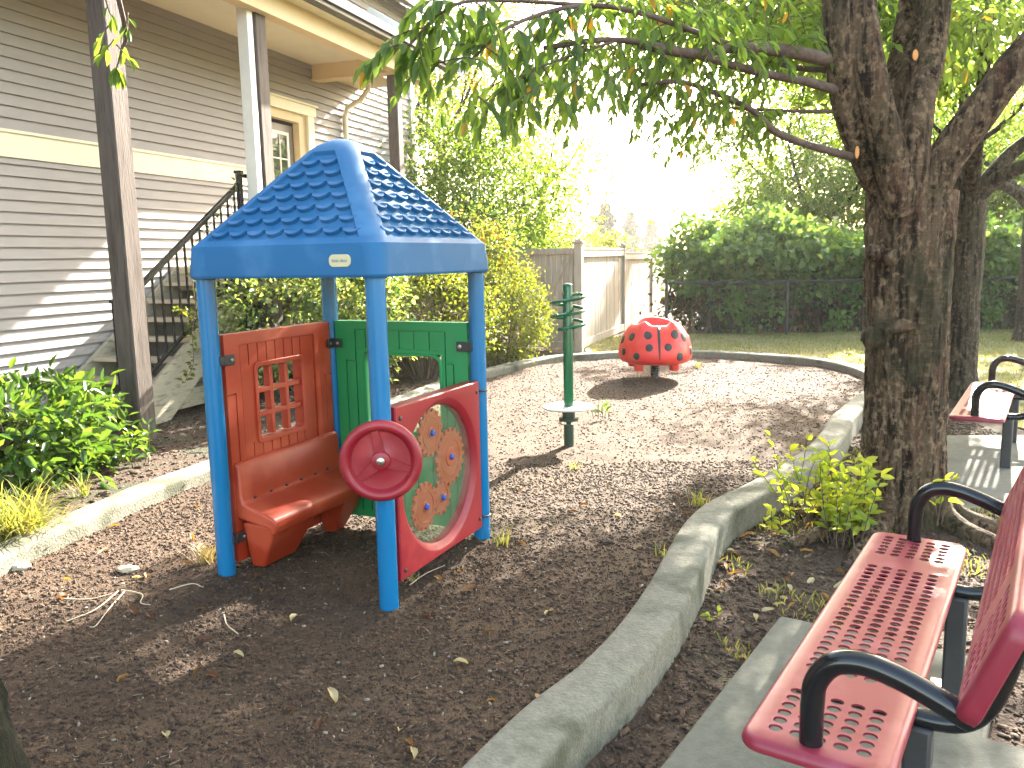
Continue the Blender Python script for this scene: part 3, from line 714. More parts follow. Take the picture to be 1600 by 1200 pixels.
def tunnel(b, wd, ht, r, w2, h2, r2, y0, y1, T, x=0, z=0):
    """frame between two rounded rectangles, from depth y0 to y1"""
    A = [(x+p, z+q) for p, q in rrect(wd, ht, r)]; B = [(x+p, z+q) for p, q in rrect(w2, h2, r2)]; n = len(A)
    vs = [(p, y0, q) for p, q in A]+[(p, y0, q) for p, q in B]+[(p, y1, q) for p, q in A]+[(p, y1, q) for p, q in B]
    fs = []
    for i in range(n):
        j = (i+1) % n
        fs += [(i, j, n+j, n+i), (2*n+i, 3*n+i, 3*n+j, 2*n+j), (i, 2*n+i, 2*n+j, j), (n+i, n+j, 3*n+j, 3*n+i)]
    b.add(vs, fs, T)
# --- red bench wall: local x runs from the left post to the rear post; front (y negative in plate space) faces the inside
TR_ = Matrix.Translation((-PA, 0, 0)) @ Matrix.Rotation(PI/2, 4, 'Z')    # plate x -> +y, plate -y -> +x
b = MB(); gx = [-.262, -.19, -.118, -.046, .026, .10, .17]; gw = .004
edge = [-.445, -.335, -.327, .285, .293, .445]
xs = cuts(*edge, *[g-gw for g in gx], *[g+gw for g in gx], -.225, .175, -.215, .165, -.385, -.377, .385, .393)
zs = cuts(.06, .075, .60, .64, .668, .678, 1.10, 1.11, 1.215, 1.223, 1.28, 1.095, 1.06, .96, .968)
def dred(i, j):
    x = (xs[i]+xs[i+1])/2; z = (zs[j]+zs[j+1])/2
    if -.215 < x < .165 and .678 < z < 1.10: return None
    d = -.03
    if -.327 < x < .285 and .60 < z < 1.215: d = -.024
    if (-.335 < x < -.327 or .285 < x < .293) and z < 1.223 and z > .60: d = -.017
    if 1.215 < z < 1.223 and -.335 < x < .293: d = -.017
    if any(g-gw < x < g+gw for g in gx) and (.60 < z < .678 or 1.10 < z < 1.215): d = -.016
    if (-.385 < x < -.377 or .385 < x < .393) and .60 < z < .96: d = -.017
    if .96 < z < .968 and (x < -.377 or x > .385): d = -.017
    return d
plate(b, xs, zs, dred, .03, TR_); rw = b.build('bench_wall', M['red'], ph, smooth=False); weld(rw); bv = rw.modifiers.new('b', 'BEVEL'); bv.width = .0035; bv.segments = 2; bv.limit_method = 'ANGLE'
b = MB(); tunnel(b, .415, .45, .03, .370, .395, .02, -.036, .032, TR_, -.025, .887)
for x in (-.025-.064, -.025+.064): b.box((x, .0, .887), (.028, .045, .38), TR_)
for z in (.887-.066, .887+.066): b.box((-.025, .0, z), (.36, .043, .028), TR_)
b.build('window_lattice', M['red'], rw, bevel=.004)
# seat with its back pad and two hollow legs
b = MB()
def extr(b, prof, y0, y1, T=None):
    n = len(prof); vs = [(x, y0, z) for x, z in prof]+[(x, y1, z) for x, z in prof]
    b.add(vs, [tuple(range(n))[::-1], tuple(range(n, 2*n))]+[(i, (i+1) % n, n+(i+1) % n, n+i) for i in range(n)], T)
X0 = -PA
extr(b, [(X0+.02, .30), (X0+.02, .60), (X0+.045, .60), (X0+.062, .575), (X0+.066, .42), (X0+.075, .385), (X0+.10, .372), (X0+.22, .335), (X0+.262, .322), (X0+.285, .305), (X0+.288, .275), (X0+.275, .235), (X0+.25, .23), (X0+.24, .262)], -.435, .445)
b.build('bench_seat', M['red'], rw, bevel=.012, seg=3)
for (ya, yb) in ((-.425, -.03), (.20, .44)):
    b = MB(); zt, zb = .275, .012
    top = [(X0+.05, ya, zt), (X0+.27, ya, zt), (X0+.27, yb, zt), (X0+.05, yb, zt)]; bot = [(X0+.05, ya+.05, zb), (X0+.13, ya+.06, zb), (X0+.13, yb-.07, zb), (X0+.05, yb-.05, zb)]
    b.add(bot+top, [(0, 3, 2, 1), (4, 5, 6, 7), (0, 1, 5, 4), (1, 2, 6, 5), (2, 3, 7, 6), (3, 0, 4, 7)]); b.build('bench_leg', M['red'], rw, bevel=.014, seg=3)
for y in (-.34, -.21, -.08, .05, .18, .30):
    b = MB(); b.tube([(X0+.06, y, .398), (X0+.078, y, .392)], .009, 10); b.build('vent_hole', M['blackmatte'], rw)
# --- green wall
TG = Matrix.Translation((0, PA, 0))
b = MB(); gx = [-.24, -.16, -.08, .0, .10, .205]
xs = cuts(-.455, -.345, -.315, -.307, .307, .315, .36, .368, .455, -.25, .285, *[g-gw for g in gx], *[g+gw for g in gx], -.385, -.377)
zs = cuts(.06, .10, .108, .40, .60, .615, 1.095, 1.12, 1.128, 1.228, 1.236, 1.285, 1.04, 1.048)
def dgr(i, j):
    x = (xs[i]+xs[i+1])/2; z = (zs[j]+zs[j+1])/2
    if -.25 < x < .285 and .615 < z < 1.095: return None
    d = -.03
    if -.307 < x < .307 and 1.12 < z < 1.228: d = -.025
    if (-.315 < x < -.307 or .307 < x < .315) and .10 < z < 1.236: d = -.017
    if 1.228 < z < 1.236 and -.315 < x < .315: d = -.017
    if any(g-gw < x < g+gw for g in gx) and (1.12 < z < 1.228 or .108 < z < .60): d = -.016
    if (-.385 < x < -.377 or .36 < x < .368) and .10 < z < 1.04: d = -.017
    if 1.04 < z < 1.048 and (.307 < x < .368 or -.385 < x < -.307): d = -.017
    return d
plate(b, xs, zs, dgr, .03, TG); gw_ = b.build('green_wall', M['green'], ph, smooth=False); weld(gw_); bv = gw_.modifiers.new('b', 'BEVEL'); bv.width = .0035; bv.segments = 2; bv.limit_method = 'ANGLE'
b = MB(); tunnel(b, .545, .49, .07, .505, .455, .055, -.038, .032, TG, .0175, .855); b.build('window_frame', M['green'], gw_, bevel=.005)
# --- crimson gear panel
TC = Matrix.Translation((PA, 0, 0)) @ Matrix.Rotation(PI/2, 4, 'Z')      # plate x -> +y, plate -y -> +x (outside)
b = MB(); n = 96; zc = .53
def sq(a, hx, hz0, hz1):
    c, s = math.cos(a), math.sin(a); tx = hx/abs(c) if abs(c) > 1e-9 else 1e9; tz = (hz1 if s > 0 else hz0)/abs(s) if abs(s) > 1e-9 else 1e9
    t = min(tx, tz); return (c*t, s*t)
angs = sorted([2*PI*i/n for i in range(n)] + [math.atan2(.43, .443), PI-math.atan2(.43, .443), PI+math.atan2(.43, .443), 2*PI-math.atan2(.43, .443)]); n = len(angs)
loops = []
def lp(f, y): loops.append([(p[0], y, zc+p[1]) for p in (f(a) for a in angs)])
lp(lambda a: sq(a, .443, .43, .43), .032); lp(lambda a: sq(a, .443, .43, .43), -.030); lp(lambda a: sq(a, .437, .424, .424), -.036)
lp(lambda a: (.405*math.cos(a), .405*math.sin(a)), -.036); lp(lambda a: (.395*math.cos(a), .395*math.sin(a)), -.033); lp(lambda a: (.368*math.cos(a), .368*math.sin(a)), -.010); lp(lambda a: (.362*math.cos(a), .362*math.sin(a)), .032)
vs = [p for l in loops for p in l]; k = len(loops)
b.add(vs, [(i*n+q, i*n+(q+1) % n, ((i+1) % k)*n+(q+1) % n, ((i+1) % k)*n+q) for i in range(k) for q in range(n)], TC)
gp = b.build('gear_panel', M['crimson'], ph, ang=30)
RX = TC @ Matrix.Translation((0, 0, zc)) @ Matrix.Rotation(PI/2, 4, 'X')     # local z -> plate -y (outside)
for zz in (.004, -.024):
    b = MB(); b.lathe([(.367, zz-.0015), (.367, zz+.0015)], 64, RX); b.build('clear_pane', M['pane'], gp, smooth=False)
def gearpoly(r, teeth, td):
    out = []
    for i in range(teeth):
        for f, rr in ((-.34, r-td), (-.22, r), (.22, r), (.34, r-td)):
            a = 2*PI*(i+f)/teeth; out.append((rr*math.cos(a), rr*math.sin(a)))
    return out
for (gxx, gz, r, te, off) in ((-.045, .755, .128, 16, -.010), (.150, .585, .158, 20, -.0135), (.05, .385, .098, 12, -.010), (-.135, .385, .128, 16, -.0135)):
    T = TC @ Matrix.Translation((gxx, off-(-.010)-.0, gz)) @ Matrix.Rotation(PI/2, 4, 'X') @ Matrix.Rotation(random.random(), 4, 'Z')
    b = MB(); b.prism(gearpoly(r, te, .019), -.018, -.004, T); b.lathe([(.0, -.006), (.052 if r > .13 else .03, -.006), (.05 if r > .13 else .028, .001), (.0, .001)], 24, T)
    b.lathe([(r*.62, -.005), (r*.62, -.0015), (r*.68, -.0015), (r*.68, -.005)], 28, T)
    ge = b.build('gear', M['gear'], gp, bevel=.0012)
    b = MB(); b.lathe([(.017, .000), (.017, .010), (.012, .015), (.0, .016)], 16, T); b.build('axle_cap', M['gearhub'], ge)
# --- brackets and bolts
def bracket(px, py, dx, dy, z, m='blackmatte'):
    b = MB(); ang = math.atan2(dy, dx); T = Matrix.Translation((px, py, z)) @ Matrix.Rotation(ang, 4, 'Z')
    b.box((.072, -.052, 0), (.075, .008, .055), T); b.box((.03, -.048, 0), (.04, .012, .05), T)
    o = b.build('bracket', M[m], ph, bevel=.003)
    b = MB(); b.lathe([(.0, .0), (.009, .0), (.009, .005), (.005, .008), (.0, .008)], 12, T @ Matrix.Translation((.085, -.056, 0)) @ Matrix.Rotation(PI/2, 4, 'X')); b.build('bolt', M['bolt'], o)
for z in (1.15, .20):
    bracket(-PA, -PA, 0, 1, z); bracket(-PA, PA, 1, 0, z)
    b = MB()
    T = Matrix.Translation((-PA, PA, z)) @ Matrix.Rotation(-PI/2, 4, 'Z'); b.box((.072, .052, 0), (.075, .008, .055), T); b.box((.03, .048, 0), (.04, .012, .05), T); o = b.build('bracket', M['blackmatte'], ph, bevel=.003)
    b = MB(); b.lathe([(.0, .0), (.009, .0), (.009, .005), (.0, .008)], 12, T @ Matrix.Translation((.085, .056, 0)) @ Matrix.Rotation(-PI/2, 4, 'X')); b.build('bolt', M['bolt'], o)
    T = Matrix.Translation((PA, PA, z)) @ Matrix.Rotation(PI, 4, 'Z'); b = MB(); b.box((.072, .052, 0), (.075, .008, .055), T); b.box((.03, .048, 0), (.04, .012, .05), T); o = b.build('bracket', M['blackmatte'], ph, bevel=.003)
    b = MB(); b.lathe([(.0, .0), (.012, .0), (.012, .005), (.0, .008)], 12, T @ Matrix.Translation((.085, .056, 0)) @ Matrix.Rotation(-PI/2, 4, 'X')); b.build('bolt', M['bolt'], o)
for (y, z) in ((.41, .90), (.41, .16), (-.405, .145), (-.40, .90)):
    b = MB(); b.lathe([(.0, .0), (.012, .0), (.012, .004), (.007, .007), (.0, .007)], 14, TC @ Matrix.Translation((y, -.036, z)) @ Matrix.Rotation(PI/2, 4, 'X')); b.build('bolt', M['blackmatte'], gp)
for z in (.90, .16):
    b = MB(); cpt = [Vector((PA+.03+.03*math.cos(a), PA-.02+.035*math.sin(a), z)) for a in [PI*q/8-PI/2 for q in range(9)]]; b.tube(cpt, .006, 8); b.build('hook', M['blackmatte'], ph)
# --- steering wheel on the front post
wa = R(-90+27)
WN = Vector((math.cos(wa), math.sin(wa), 0))
WC = Vector((PA, -PA, .735)) + WN*.075
WT = Matrix.Translation(WC) @ WN.to_track_quat('Z', 'Y').to_matrix().to_4x4()
b = MB(); prof = [(0, -.012), (.10, -.014), (.150, -.010)]
rr = .0235
prof += [(.168+rr*math.cos(a), .006+rr*math.sin(a)) for a in [PI+.5-(-1)*0 + i*(-2*PI+1.0)/14*-1 for i in range(0)]]
ring = [(.166+rr*math.cos(a), .004+rr*math.sin(a)) for a in np.linspace(R(215), R(-215+360-360+0)+R(145)-R(0), 2)] if False else []
a0 = [R(d) for d in (205, 240, 275, 310, 345, 20, 55, 90, 120, 145, 165)]
prof = [(0, -.016), (.08, -.018), (.14, -.018)] + [(.168+rr*math.cos(a), .004+rr*math.sin(a)) for a in a0] + [(.135, -.003), (.07, -.008), (.045, .0), (.042, .014), (.036, .018), (0, .018)]
b.lathe(prof, 56, WT)
for q in range(3):
    T = WT @ Matrix.Rotation(R(100+q*120), 4, 'Z')
    b.prism([(.034, -.026), (.148, -.014), (.148, .014), (.034, .026)], -.008, .003, T)
    for (rx, rs_) in ((.065, .016), (.094, .0135), (.121, .012)):
        b.lathe([(rs_-.003, .002), (rs_-.003, .0055), (rs_, .0055), (rs_, .002)], 18, T @ Matrix.Translation((rx, 0, 0)))
    b.tube([(.04, -.025, .003), (.146, -.0135, .003)], .0025, 6, True, T); b.tube([(.04, .025, .003), (.146, .0135, .003)], .0025, 6, True, T)
sw = b.build('steering_wheel', M['crimson'], ph, ang=40)
b = MB(); b.lathe([(.0, .016), (.019, .016), (.019, .024), (.014, .027), (.0, .028)], 20, WT); b.build('hub_bolt', M['bolt'], sw)
b = MB(); b.tube([Vector((PA, -PA, .735))+WN*.03, WC-WN*.005], .03, 16); b.build('hub_stub', M['blackmatte'], sw)

# ================================================================== SPINNER POLE
sp = empty('spinner_pole', 'dark green spinner pole with coiled handle and round grey standing disc', 'play equipment', (.488, 7.099, 0))
b = MB(); b.tube([(0, 0, -.1), (0, 0, .2)], .043, 24); b.tube([(0, 0, .19), (0, 0, .24)], .022, 16); b.build('base_post', M['poledark'], sp)
b = MB(); b.lathe([(0, .225), (.05, .225), (.052, .235), (.085, .235), (.085, .262), (.055, .262), (.055, .34), (0, .34)], 28); b.build('bearing_hub', M['poledark'], sp, bevel=.003)
b = MB(); b.lathe([(0, .346), (.222, .346), (.227, .351), (.227, .357), (.222, .362), (0, .362)], 48); b.build('standing_disc', M['disc'], sp)
b = MB(); zt = 1.42; b.lathe([(.043, .36), (.043, zt-.03), (.040, zt-.015), (.03, zt-.004), (.015, zt), (0, zt+.001)], 28); b.build('pole', M['pole'], sp)
b = MB(); pts = [(.035, .02, 1.325), (.09, .05, 1.325)]
N = 70; tot = 2.5*2*PI
for i in range(N+1):
    a = R(55) - tot*i/N - 0; zz = 1.33-.29*i/N; pts.append((.142*math.cos(a), .142*math.sin(a), zz))
pts += [(pts[-1][0]*.6, pts[-1][1]*.6, 1.035), (pts[-1][0]*.25, pts[-1][1]*.25, 1.03)]
b.tube(pts, .0145, 10); b.build('coil_handle', M['pole'], sp)

# ================================================================== LADYBIRD SPRING RIDER
lr = R(2)
lb = empty('ladybird_rider', 'red ladybird spring rider with black spots standing on a mulch mound', 'spring rider', (1.904, 10.95, .02), 0)
LRX, LRY = .482, .54
prof = [(.12, .20), (.50, .205), (.80, .222), (.93, .248), (.985, .285), (1.0, .33), (.988, .40), (.955, .47), (.90, .55), (.82, .62), (.735, .68), (.65, .72)]
def topz(a, z):     # rim of the seat opening: shoulders stand up, the near edge dips
    k = max(0, (z-.57)/.15)
    sh = .045*math.exp(-((math.cos(a)-.62)/.16)**2)+.045*math.exp(-((math.cos(a)+.62)/.16)**2)
    back = .055*max(0, math.sin(a))**2
    dip = -.01*max(0, -math.sin(a))**3
    return z + k*((sh if math.sin(a) < .2 else 0) + back + dip)
b = MB(); seg = 72; vs = []
full = [(r, z) for r, z in prof] + [(.60, .735), (.54, .728), (.50, .68), (.46, .60), (.3, .56), (.05, .55)]
for r, z in full:
    for k in range(seg):
        a = 2*PI*k/seg; vs.append((LRX*r*math.cos(a), LRY*r*math.sin(a), topz(a, z) if z > .57 else z))
n = len(full); b.add(vs, [(i*seg+k, i*seg+(k+1) % seg, (i+1)*seg+(k+1) % seg, (i+1)*seg+k) for i in range(n-1) for k in range(seg)] + [tuple(range(seg))[::-1], tuple((n-1)*seg+k for k in range(seg))])
lbody = b.build('body', M['lady'], lb, ang=60)
def surf(a, v):
    """point on the shell by heading a and height v"""
    for (r0, z0_), (r1, z1_) in zip(prof, prof[1:]):
        if z0_ <= v <= z1_:
            r = r0+(r1-r0)*(v-z0_)/(z1_-z0_); return Vector((LRX*r*math.cos(a), LRY*r*math.sin(a), topz(a, v) if v > .57 else v))
    return Vector((0, 0, v))
def spot(a, v, sz):
    p = surf(a, v); e1 = (surf(a+.02, v)-surf(a-.02, v)).normalized(); e2 = (surf(a, min(.715, v+.015))-surf(a, v-.015)).normalized(); nn = e1.cross(e2).normalized()
    if nn.dot(Vector((p.x, p.y, .3))) < 0: nn = -nn
    b = MB(); vs = [p+nn*.012]
    for rr_, hh in ((.6, .010), (.9, .007), (1.0, -.004)):
        for k in range(20):
            t = 2*PI*k/20; q = p + e1*(sz*rr_*math.cos(t)) + e2*(sz*rr_*math.sin(t))
            aa = math.atan2(q.y/LRY, q.x/LRX); s_ = surf(aa, min(.718, max(.21, q.z)))
            vs.append(s_+nn*hh)
    fs = [(0, 1+k, 1+(k+1) % 20) for k in range(20)]
    for j in range(2): fs += [(1+j*20+k, 1+j*20+(k+1) % 20, 1+(j+1)*20+(k+1) % 20, 1+(j+1)*20+k) for k in range(20)]
    b.add(vs, fs); b.build('spot', M['ladyspot'], lbody)
for (ad, v, s_) in ((-114, .61, .050), (-63, .61, .054), (-146, .58, .050), (-42, .57, .056), (-110, .46, .044), (-80, .465, .046), (-130, .345, .044), (-60, .335, .050), (-158, .385, .045), (-28, .385, .048), (-8, .52, .05), (-172, .53, .05), (60, .45, .055), (120, .45, .055), (30, .42, .05), (150, .42, .05)): spot(R(ad), v, s_*1.15)
b = MB(); vs = []
for i in range(14):
    v = .30+.415*i/13; hw = .004+.020*(i/13)
    for sx in (-1, 1):
        p = surf(R(-94)+sx*hw/(LRX*.9), v); vs.append(p+Vector((0, -.007, .003)))
b.add(vs, [(2*i, 2*i+1, 2*i+3, 2*i+2) for i in range(13)]); o = b.build('wing_seam', M['ladyspot'], lbody); sm = o.modifiers.new('s', 'SOLIDIFY'); sm.thickness = .012; sm.offset = -1
for (x, y) in ((-.255, -.26), (.205, -.26), (-.255, .26), (.205, .26)):
    b = MB(); b.lathe([(0, .135), (.055, .135), (.062, .145), (.066, .25), (.0, .26)], 20, Matrix.Translation((x, y, 0))); b.build('foot', M['lady'], lbody)
b = MB(); b.tube([(0, 0, -.05), (0, 0, .21)], .052, 20); b.build('spring_post', M['blackmatte'], lb)
coil = MB(); coil.tube([(.06*math.cos(t*.5), .06*math.sin(t*.5), .04+.0025*t) for t in range(64)], .008, 6); coil.build('spring', M['black'], lb)
b = MB(); pass
# ================================================================== PERFORATED BENCHES
def holes_plate(b, x0, x1, ys, y0, y1, pitch, skip, hx, hy, T):
    """flat sheet in x (length) and y with oval holes; ys are hole columns"""
    nr = int(round((x1-x0)/pitch)); seg = 12
    cw = (y1-y0)/len(ys)
    for i in range(nr):
        xa, xb = x0+i*pitch, x0+(i+1)*pitch; xm = (xa+xb)/2
        for j in range(len(ys)):
            ya, yb = y0+j*cw, y0+(j+1)*cw; ym = (ya+yb)/2
            if skip(xm):
                b.add([(xa, ya, 0), (xb, ya, 0), (xb, yb, 0), (xa, yb, 0)], [(0, 1, 2, 3)], T); continue
            outer = []; inner = []
            for k in range(seg):
                a = 2*PI*(k+.5)/seg; c, s = math.cos(a), math.sin(a); t = min((xb-xa)/2/abs(c), (yb-ya)/2/abs(s))
                inner.append((xm+hx*c, ym+hy*s)); outer.append([xm+c*t, ym+s*t])
            # snap nearest outer points to the cell corners
            for (cx, cy) in ((xa, ya), (xb, ya), (xb, yb), (xa, yb)):
                k = min(range(seg), key=lambda q: (outer[q][0]-cx)**2+(outer[q][1]-cy)**2); outer[k] = [cx, cy]
            b.add([(x, y, 0) for x, y in outer]+[(x, y, 0) for x, y in inner]+[(xm+(x-xm)*.97, ym+(y-ym)*.97, -.006) for x, y in inner],
                  [(k, (k+1) % seg, seg+(k+1) % seg, seg+k) for k in range(seg)]+[(seg+k, seg+(k+1) % seg, 2*seg+(k+1) % seg, 2*seg+k) for k in range(seg)], T)
def panel(b, Lx0, Lx1, Wy0, Wy1, r, drop, T, ys, pitch, skip, mx=.075, my=.055):
    """whole bench sheet: perforated middle, plain margin, rolled-down rim"""
    nrow = int((Lx1-Lx0-2*mx)/pitch); ix0 = (Lx0+Lx1)/2-nrow*pitch/2; ix1 = ix0+nrow*pitch; iy0, iy1 = Wy0+my, Wy1-my
    holes_plate(b, ix0, ix1, ys, iy0, iy1, pitch, skip, .0165, .0178, T)
    cx, cy = (Lx0+Lx1)/2, (Wy0+Wy1)/2; A = [(cx+p, cy+q) for p, q in rrect(Lx1-Lx0, Wy1-Wy0, r, 8)]
    N = len(A); loops = [[(min(max(x, ix0), ix1), min(max(y, iy0), iy1), 0) for x, y in A]]
    def inset(d): return [(cx+p, cy+q) for p, q in rrect(Lx1-Lx0-2*d, Wy1-Wy0-2*d, max(.006, r-d), 8)]
    for d, z in ((.022, 0), (.012, -.003), (.004, -.010), (0, -.022), (.002, -drop), (.012, -drop-.004), (.014, -.022), (.03, -.014), (.06, -.012)):
        loops.append([(x, y, z) for x, y in inset(d)])
    vs = [p for l in loops for p in l]
    fs = [(i*N+k, i*N+(k+1) % N, (i+1)*N+(k+1) % N, (i+1)*N+k) for i in range(len(loops)-1) for k in range(N)]
    b.add(vs, fs, T)
def make_bench(label):
    root = empty('park_bench', label, 'bench', (BO[0], BO[1], 0), 0, 'red perforated metal benches beside the play area')
    BT = Matrix(((BD.x, BR.x, 0, 0), (BD.y, BR.y, 0, 0), (0, 0, 1, 0), (0, 0, 0, 1)))     # x along, y backwards
    D0, D1 = -1.775, .062
    ys = [0]*5
    def skip(x): return -.385 < x < -.245 or -1.46 < x < -1.32
    b = MB(); T = BT @ Matrix.Translation((0, 0, .455)); panel(b, D0, D1, -.168, .195, .06, .032, T, ys, .0418, skip, .055, .05)
    b.build('seat', M['bench'], root, ang=50)
    b = MB(); tilt = R(70); T = BT @ Matrix.Translation((0, .300, .625)) @ Matrix.Rotation(tilt, 4, 'X')
    panel(b, D0, D1, 0, .30, .06, .045, T, ys, .0418, skip, .055, .04)
    b.build('backrest', M['bench'], root, ang=50)
    for d in (0.0, -1.71):
        b = MB(); pts = crom([(d, 0, .45), (d, 0, .56), (d, .008, .62), (d, .045, .672), (d, .105, .690), (d, .17, .682), (d, .25, .655), (d, .34, .617)], 5); b.tube([BT @ p for p in pts], .0285, 18); b.build('armrest', M['black'], root)
    for d in (-.37, -1.36):
        b = MB(); b.box((d, .20, .19), (.07, .07, .40), BT); lg = b.build('leg', M['blackmatte'], root, bevel=.01)
        b = MB(); b.box((d, .20, .006), (.16, .16, .012), BT); b.build('foot_plate', M['bolt'], lg, bevel=.003)
        b = MB(); pts = crom([(d, -.12, .412), (d, .10, .412), (d, .22, .405), (d, .30, .42), (d, .35, .47), (d, .385, .56), (d, .415, .70), (d, .44, .80)], 4); b.tube([BT @ p for p in pts], .026, 14); b.build('support_tube', M['black'], root)
    return root
bench1 = make_bench('red perforated bench in the near corner with its back to the frame edge')
bench2 = copy_tree(bench1); bench2.location = (3.375+1.71*.5505, 5.955+1.71*.8348, -.015)
bench2['label'] = 'red perforated bench standing behind the big tree trunk'
# ================================================================== WOODEN FENCE AND GATE
FA = Vector((1.19, 14.5, 0)); FD = Vector((.33, .944, 0)); GD = (Vector((.186, 14.99, 0))-FA).normalized()
fence = empty('wooden_fence', 'tan wooden board fence with gate in front of green shrubs', 'fence', tuple(FA))
def fl(o, d, a, off=0, z=0):
    nrm = Vector((-d.y, d.x, 0)); return o + d*a + nrm*off + Vector((0, 0, z))
Z = Vector((0, 0, 0))
def boards(name, o, d, a0, a1, z0, z1, w, parent):
    b = MB(); n = max(1, int(round((a1-a0)/w))); w = (a1-a0)/n
    for i in range(n):
        T = Matrix.Translation(fl(o, d, a0+(i+.5)*w, random.uniform(-.003, .003))) @ Matrix.Rotation(math.atan2(d.y, d.x), 4, 'Z')
        b.box((0, 0, (z0+z1)/2), (w-.006, .02, z1-z0), T)
    return b.build(name, M['fencew'], parent, smooth=False)
def fpost(a, d, h, w=.14):
    b = MB(); T = Matrix.Translation(d*a) @ Matrix.Rotation(math.atan2(d.y, d.x), 4, 'Z'); b.box((0, 0, h/2-.05), (w, w, h+.1), T); b.box((0, 0, h+.02), (w+.05, w+.05, .035), T); b.box((0, 0, h+.055), (w-.03, w-.03, .04), T)
    return b.build('fence_post', M['fencew'], fence, bevel=.006)
fpost(0, FD, 1.86); fpost(3.76, FD, 1.82, .12); fpost(7.3, FD, 1.70, .12)
def fpan(a0, a1, z1):
    boards('fence_panel', Z, FD, a0, a1, .16, z1-.13, .14, fence)
    b = MB(); an = Matrix.Rotation(math.atan2(FD.y, FD.x), 4, 'Z')
    b.box(((a0+a1)/2, -.02, z1-.07), (a1-a0, .06, .13), an); b.box(((a0+a1)/2, -.01, z1+.01), (a1-a0, .10, .035), an); b.box(((a0+a1)/2, -.02, .10), (a1-a0, .06, .14), an); b.build('fence_rail', M['fencew'], fence, bevel=.005)
fpan(.07, 3.7, 1.76); fpan(3.82, 7.24, 1.68)
gate = boards('gate', Z, GD, .09, 1.15, .06, 1.70, .105, fence)
b = MB(); an = Matrix.Rotation(math.atan2(GD.y, GD.x), 4, 'Z')
b.box((.62, .02, 1.73), (1.08, .05, .11), an); b.box((.62, .02, .10), (1.08, .05, .11), an); b.box((.14, .019, .92), (.09, .045, 1.6), an); b.box((1.11, .019, .92), (.09, .045, 1.6), an); b.build('gate_frame', M['fencew'], gate, bevel=.005)
b = MB(); b.bar(fl(Z, GD, .16, .022, 1.66), fl(Z, GD, 1.08, .022, .16), .03, .09); b.build('gate_brace', M['fencew'], gate, bevel=.004)
fp = MB(); T = Matrix.Translation(GD*1.24) @ an; fp.box((0, 0, .9), (.12, .12, 1.9), T); fp.build('fence_post', M['fencew'], fence, bevel=.006)
# ------------------------------------------------------------------ chain link fence
clf = empty('chain_link_fence', 'black chain link fence with top rail in front of the dark hedge', 'fence', (2.9, 16.55, 0))
def cl(x): return Vector((x, -.045*x*0, 0))
b = MB(); b.tube([(0.2, 0, 1.08), (11, 0, 1.03)], .024, 8); b.build('top_rail', M['blackmatte'], clf)
for x in (0.2, 2.6, 5.0, 7.4, 9.8):
    b = MB(); b.tube([(x, 0, -.1), (x, 0, 1.12)], .03, 10); b.build('fence_post', M['blackmatte'], clf)
b = MB(); k = .075; n = int(10.8/k)
for i in range(-14, n):
    for sg in (1, -1):
        xa = .2+i*k; xb = xa+1.0
        if sg < 0: xa, xb = xb, xa
        if min(xa, xb) < .2 or max(xa, xb) > 11: continue
        b.bar((xa, sg*.003, .04), (xb, sg*.003, 1.04), .0022, .0022)
b.build('wire_mesh', M['blackmatte'], clf, smooth=False)

# ================================================================== SHRUBS AND HEDGES
def shrub(name, c, rad, n, size, m, label, cat='shrub', power=2.5, clumps=80, wr=.5, shell=.6, spread=.2, zmin=.02, stems=7, group=None, extra=None, droop=.3):
    root = empty(name, label, cat, (c[0], c[1], 0), 0, group)
    lv = Leaves(); cloud(lv, (0, 0, c[2]), rad, n, size, wr, clumps, shell, spread, droop, power, zmin)
    if extra: extra(lv)
    lv.build('foliage', M[m], root)
    b = MB()
    for i in range(stems):
        a = random.random()*2*PI; q = random.uniform(.3, .8)
        e = Vector((rad[0]*q*math.cos(a), rad[1]*q*math.sin(a), c[2]+rad[2]*random.uniform(-.1, .6)))
        s = Vector((e.x*.15, e.y*.15, -.05)); mid = (s+e)/2+Vector((random.gauss(0, .06), random.gauss(0, .06), .05))
        b.tube(crom([s, mid, e], 4), lerpr(.016, .006, 9), 5, False)
        for k in range(4):
            p = mid.lerp(e, random.random()); d = Vector((random.gauss(0, 1), random.gauss(0, 1), random.gauss(.2, .5))).normalized()
            b.tube([p, p+d*rad[0]*.35, p+d*rad[0]*.6], [.006, .004, .002], 4, False)
    b.build('stems', M['wood'], root)
    return root
shrub('laurel_bush', (-4.02, 6.1, .34), (.90, .85, .42), 5200, .115, 'lf_laurel', 'low glossy green laurel bush beside the house stairs', power=3.2, clumps=130, wr=.42, spread=.13, droop=.1, stems=12)
shrub('clipped_hedge', (-2.33, 9.75, .78), (.95, .75, .78), 9500, .075, 'lf_hedge', 'dense clipped hedge with cream edged leaves behind the red bench wall', 'hedge', power=4, clumps=220, spread=.13, wr=.6, shell=.75, zmin=.25, stems=14)
shrub('thinning_hedge', (-1.22, 11.2, .80), (.95, .8, .74), 6500, .06, 'lf_gold', 'yellow green hedge with bare brown twigs seen through the playhouse', 'hedge', power=3.5, clumps=110, spread=.13, wr=.55, shell=.75, zmin=.42, stems=34)
shrub('round_shrub', (-.12, 12.75, .78), (.66, .66, .78), 9000, .05, 'lf_gold', 'rounded yellow green shrub beside the wooden gate', power=2.3, clumps=150, spread=.13, wr=.45, shell=.7, stems=9)
shrub('photinia_shrub', (-.62, 13.3, 1.25), (.78, .7, 1.1), 6000, .075, 'lf_pale', 'loose pale shrub with reddish tips rising above the round shrub', power=2.3, clumps=90, spread=.18, shell=.4, zmin=.1, stems=10)
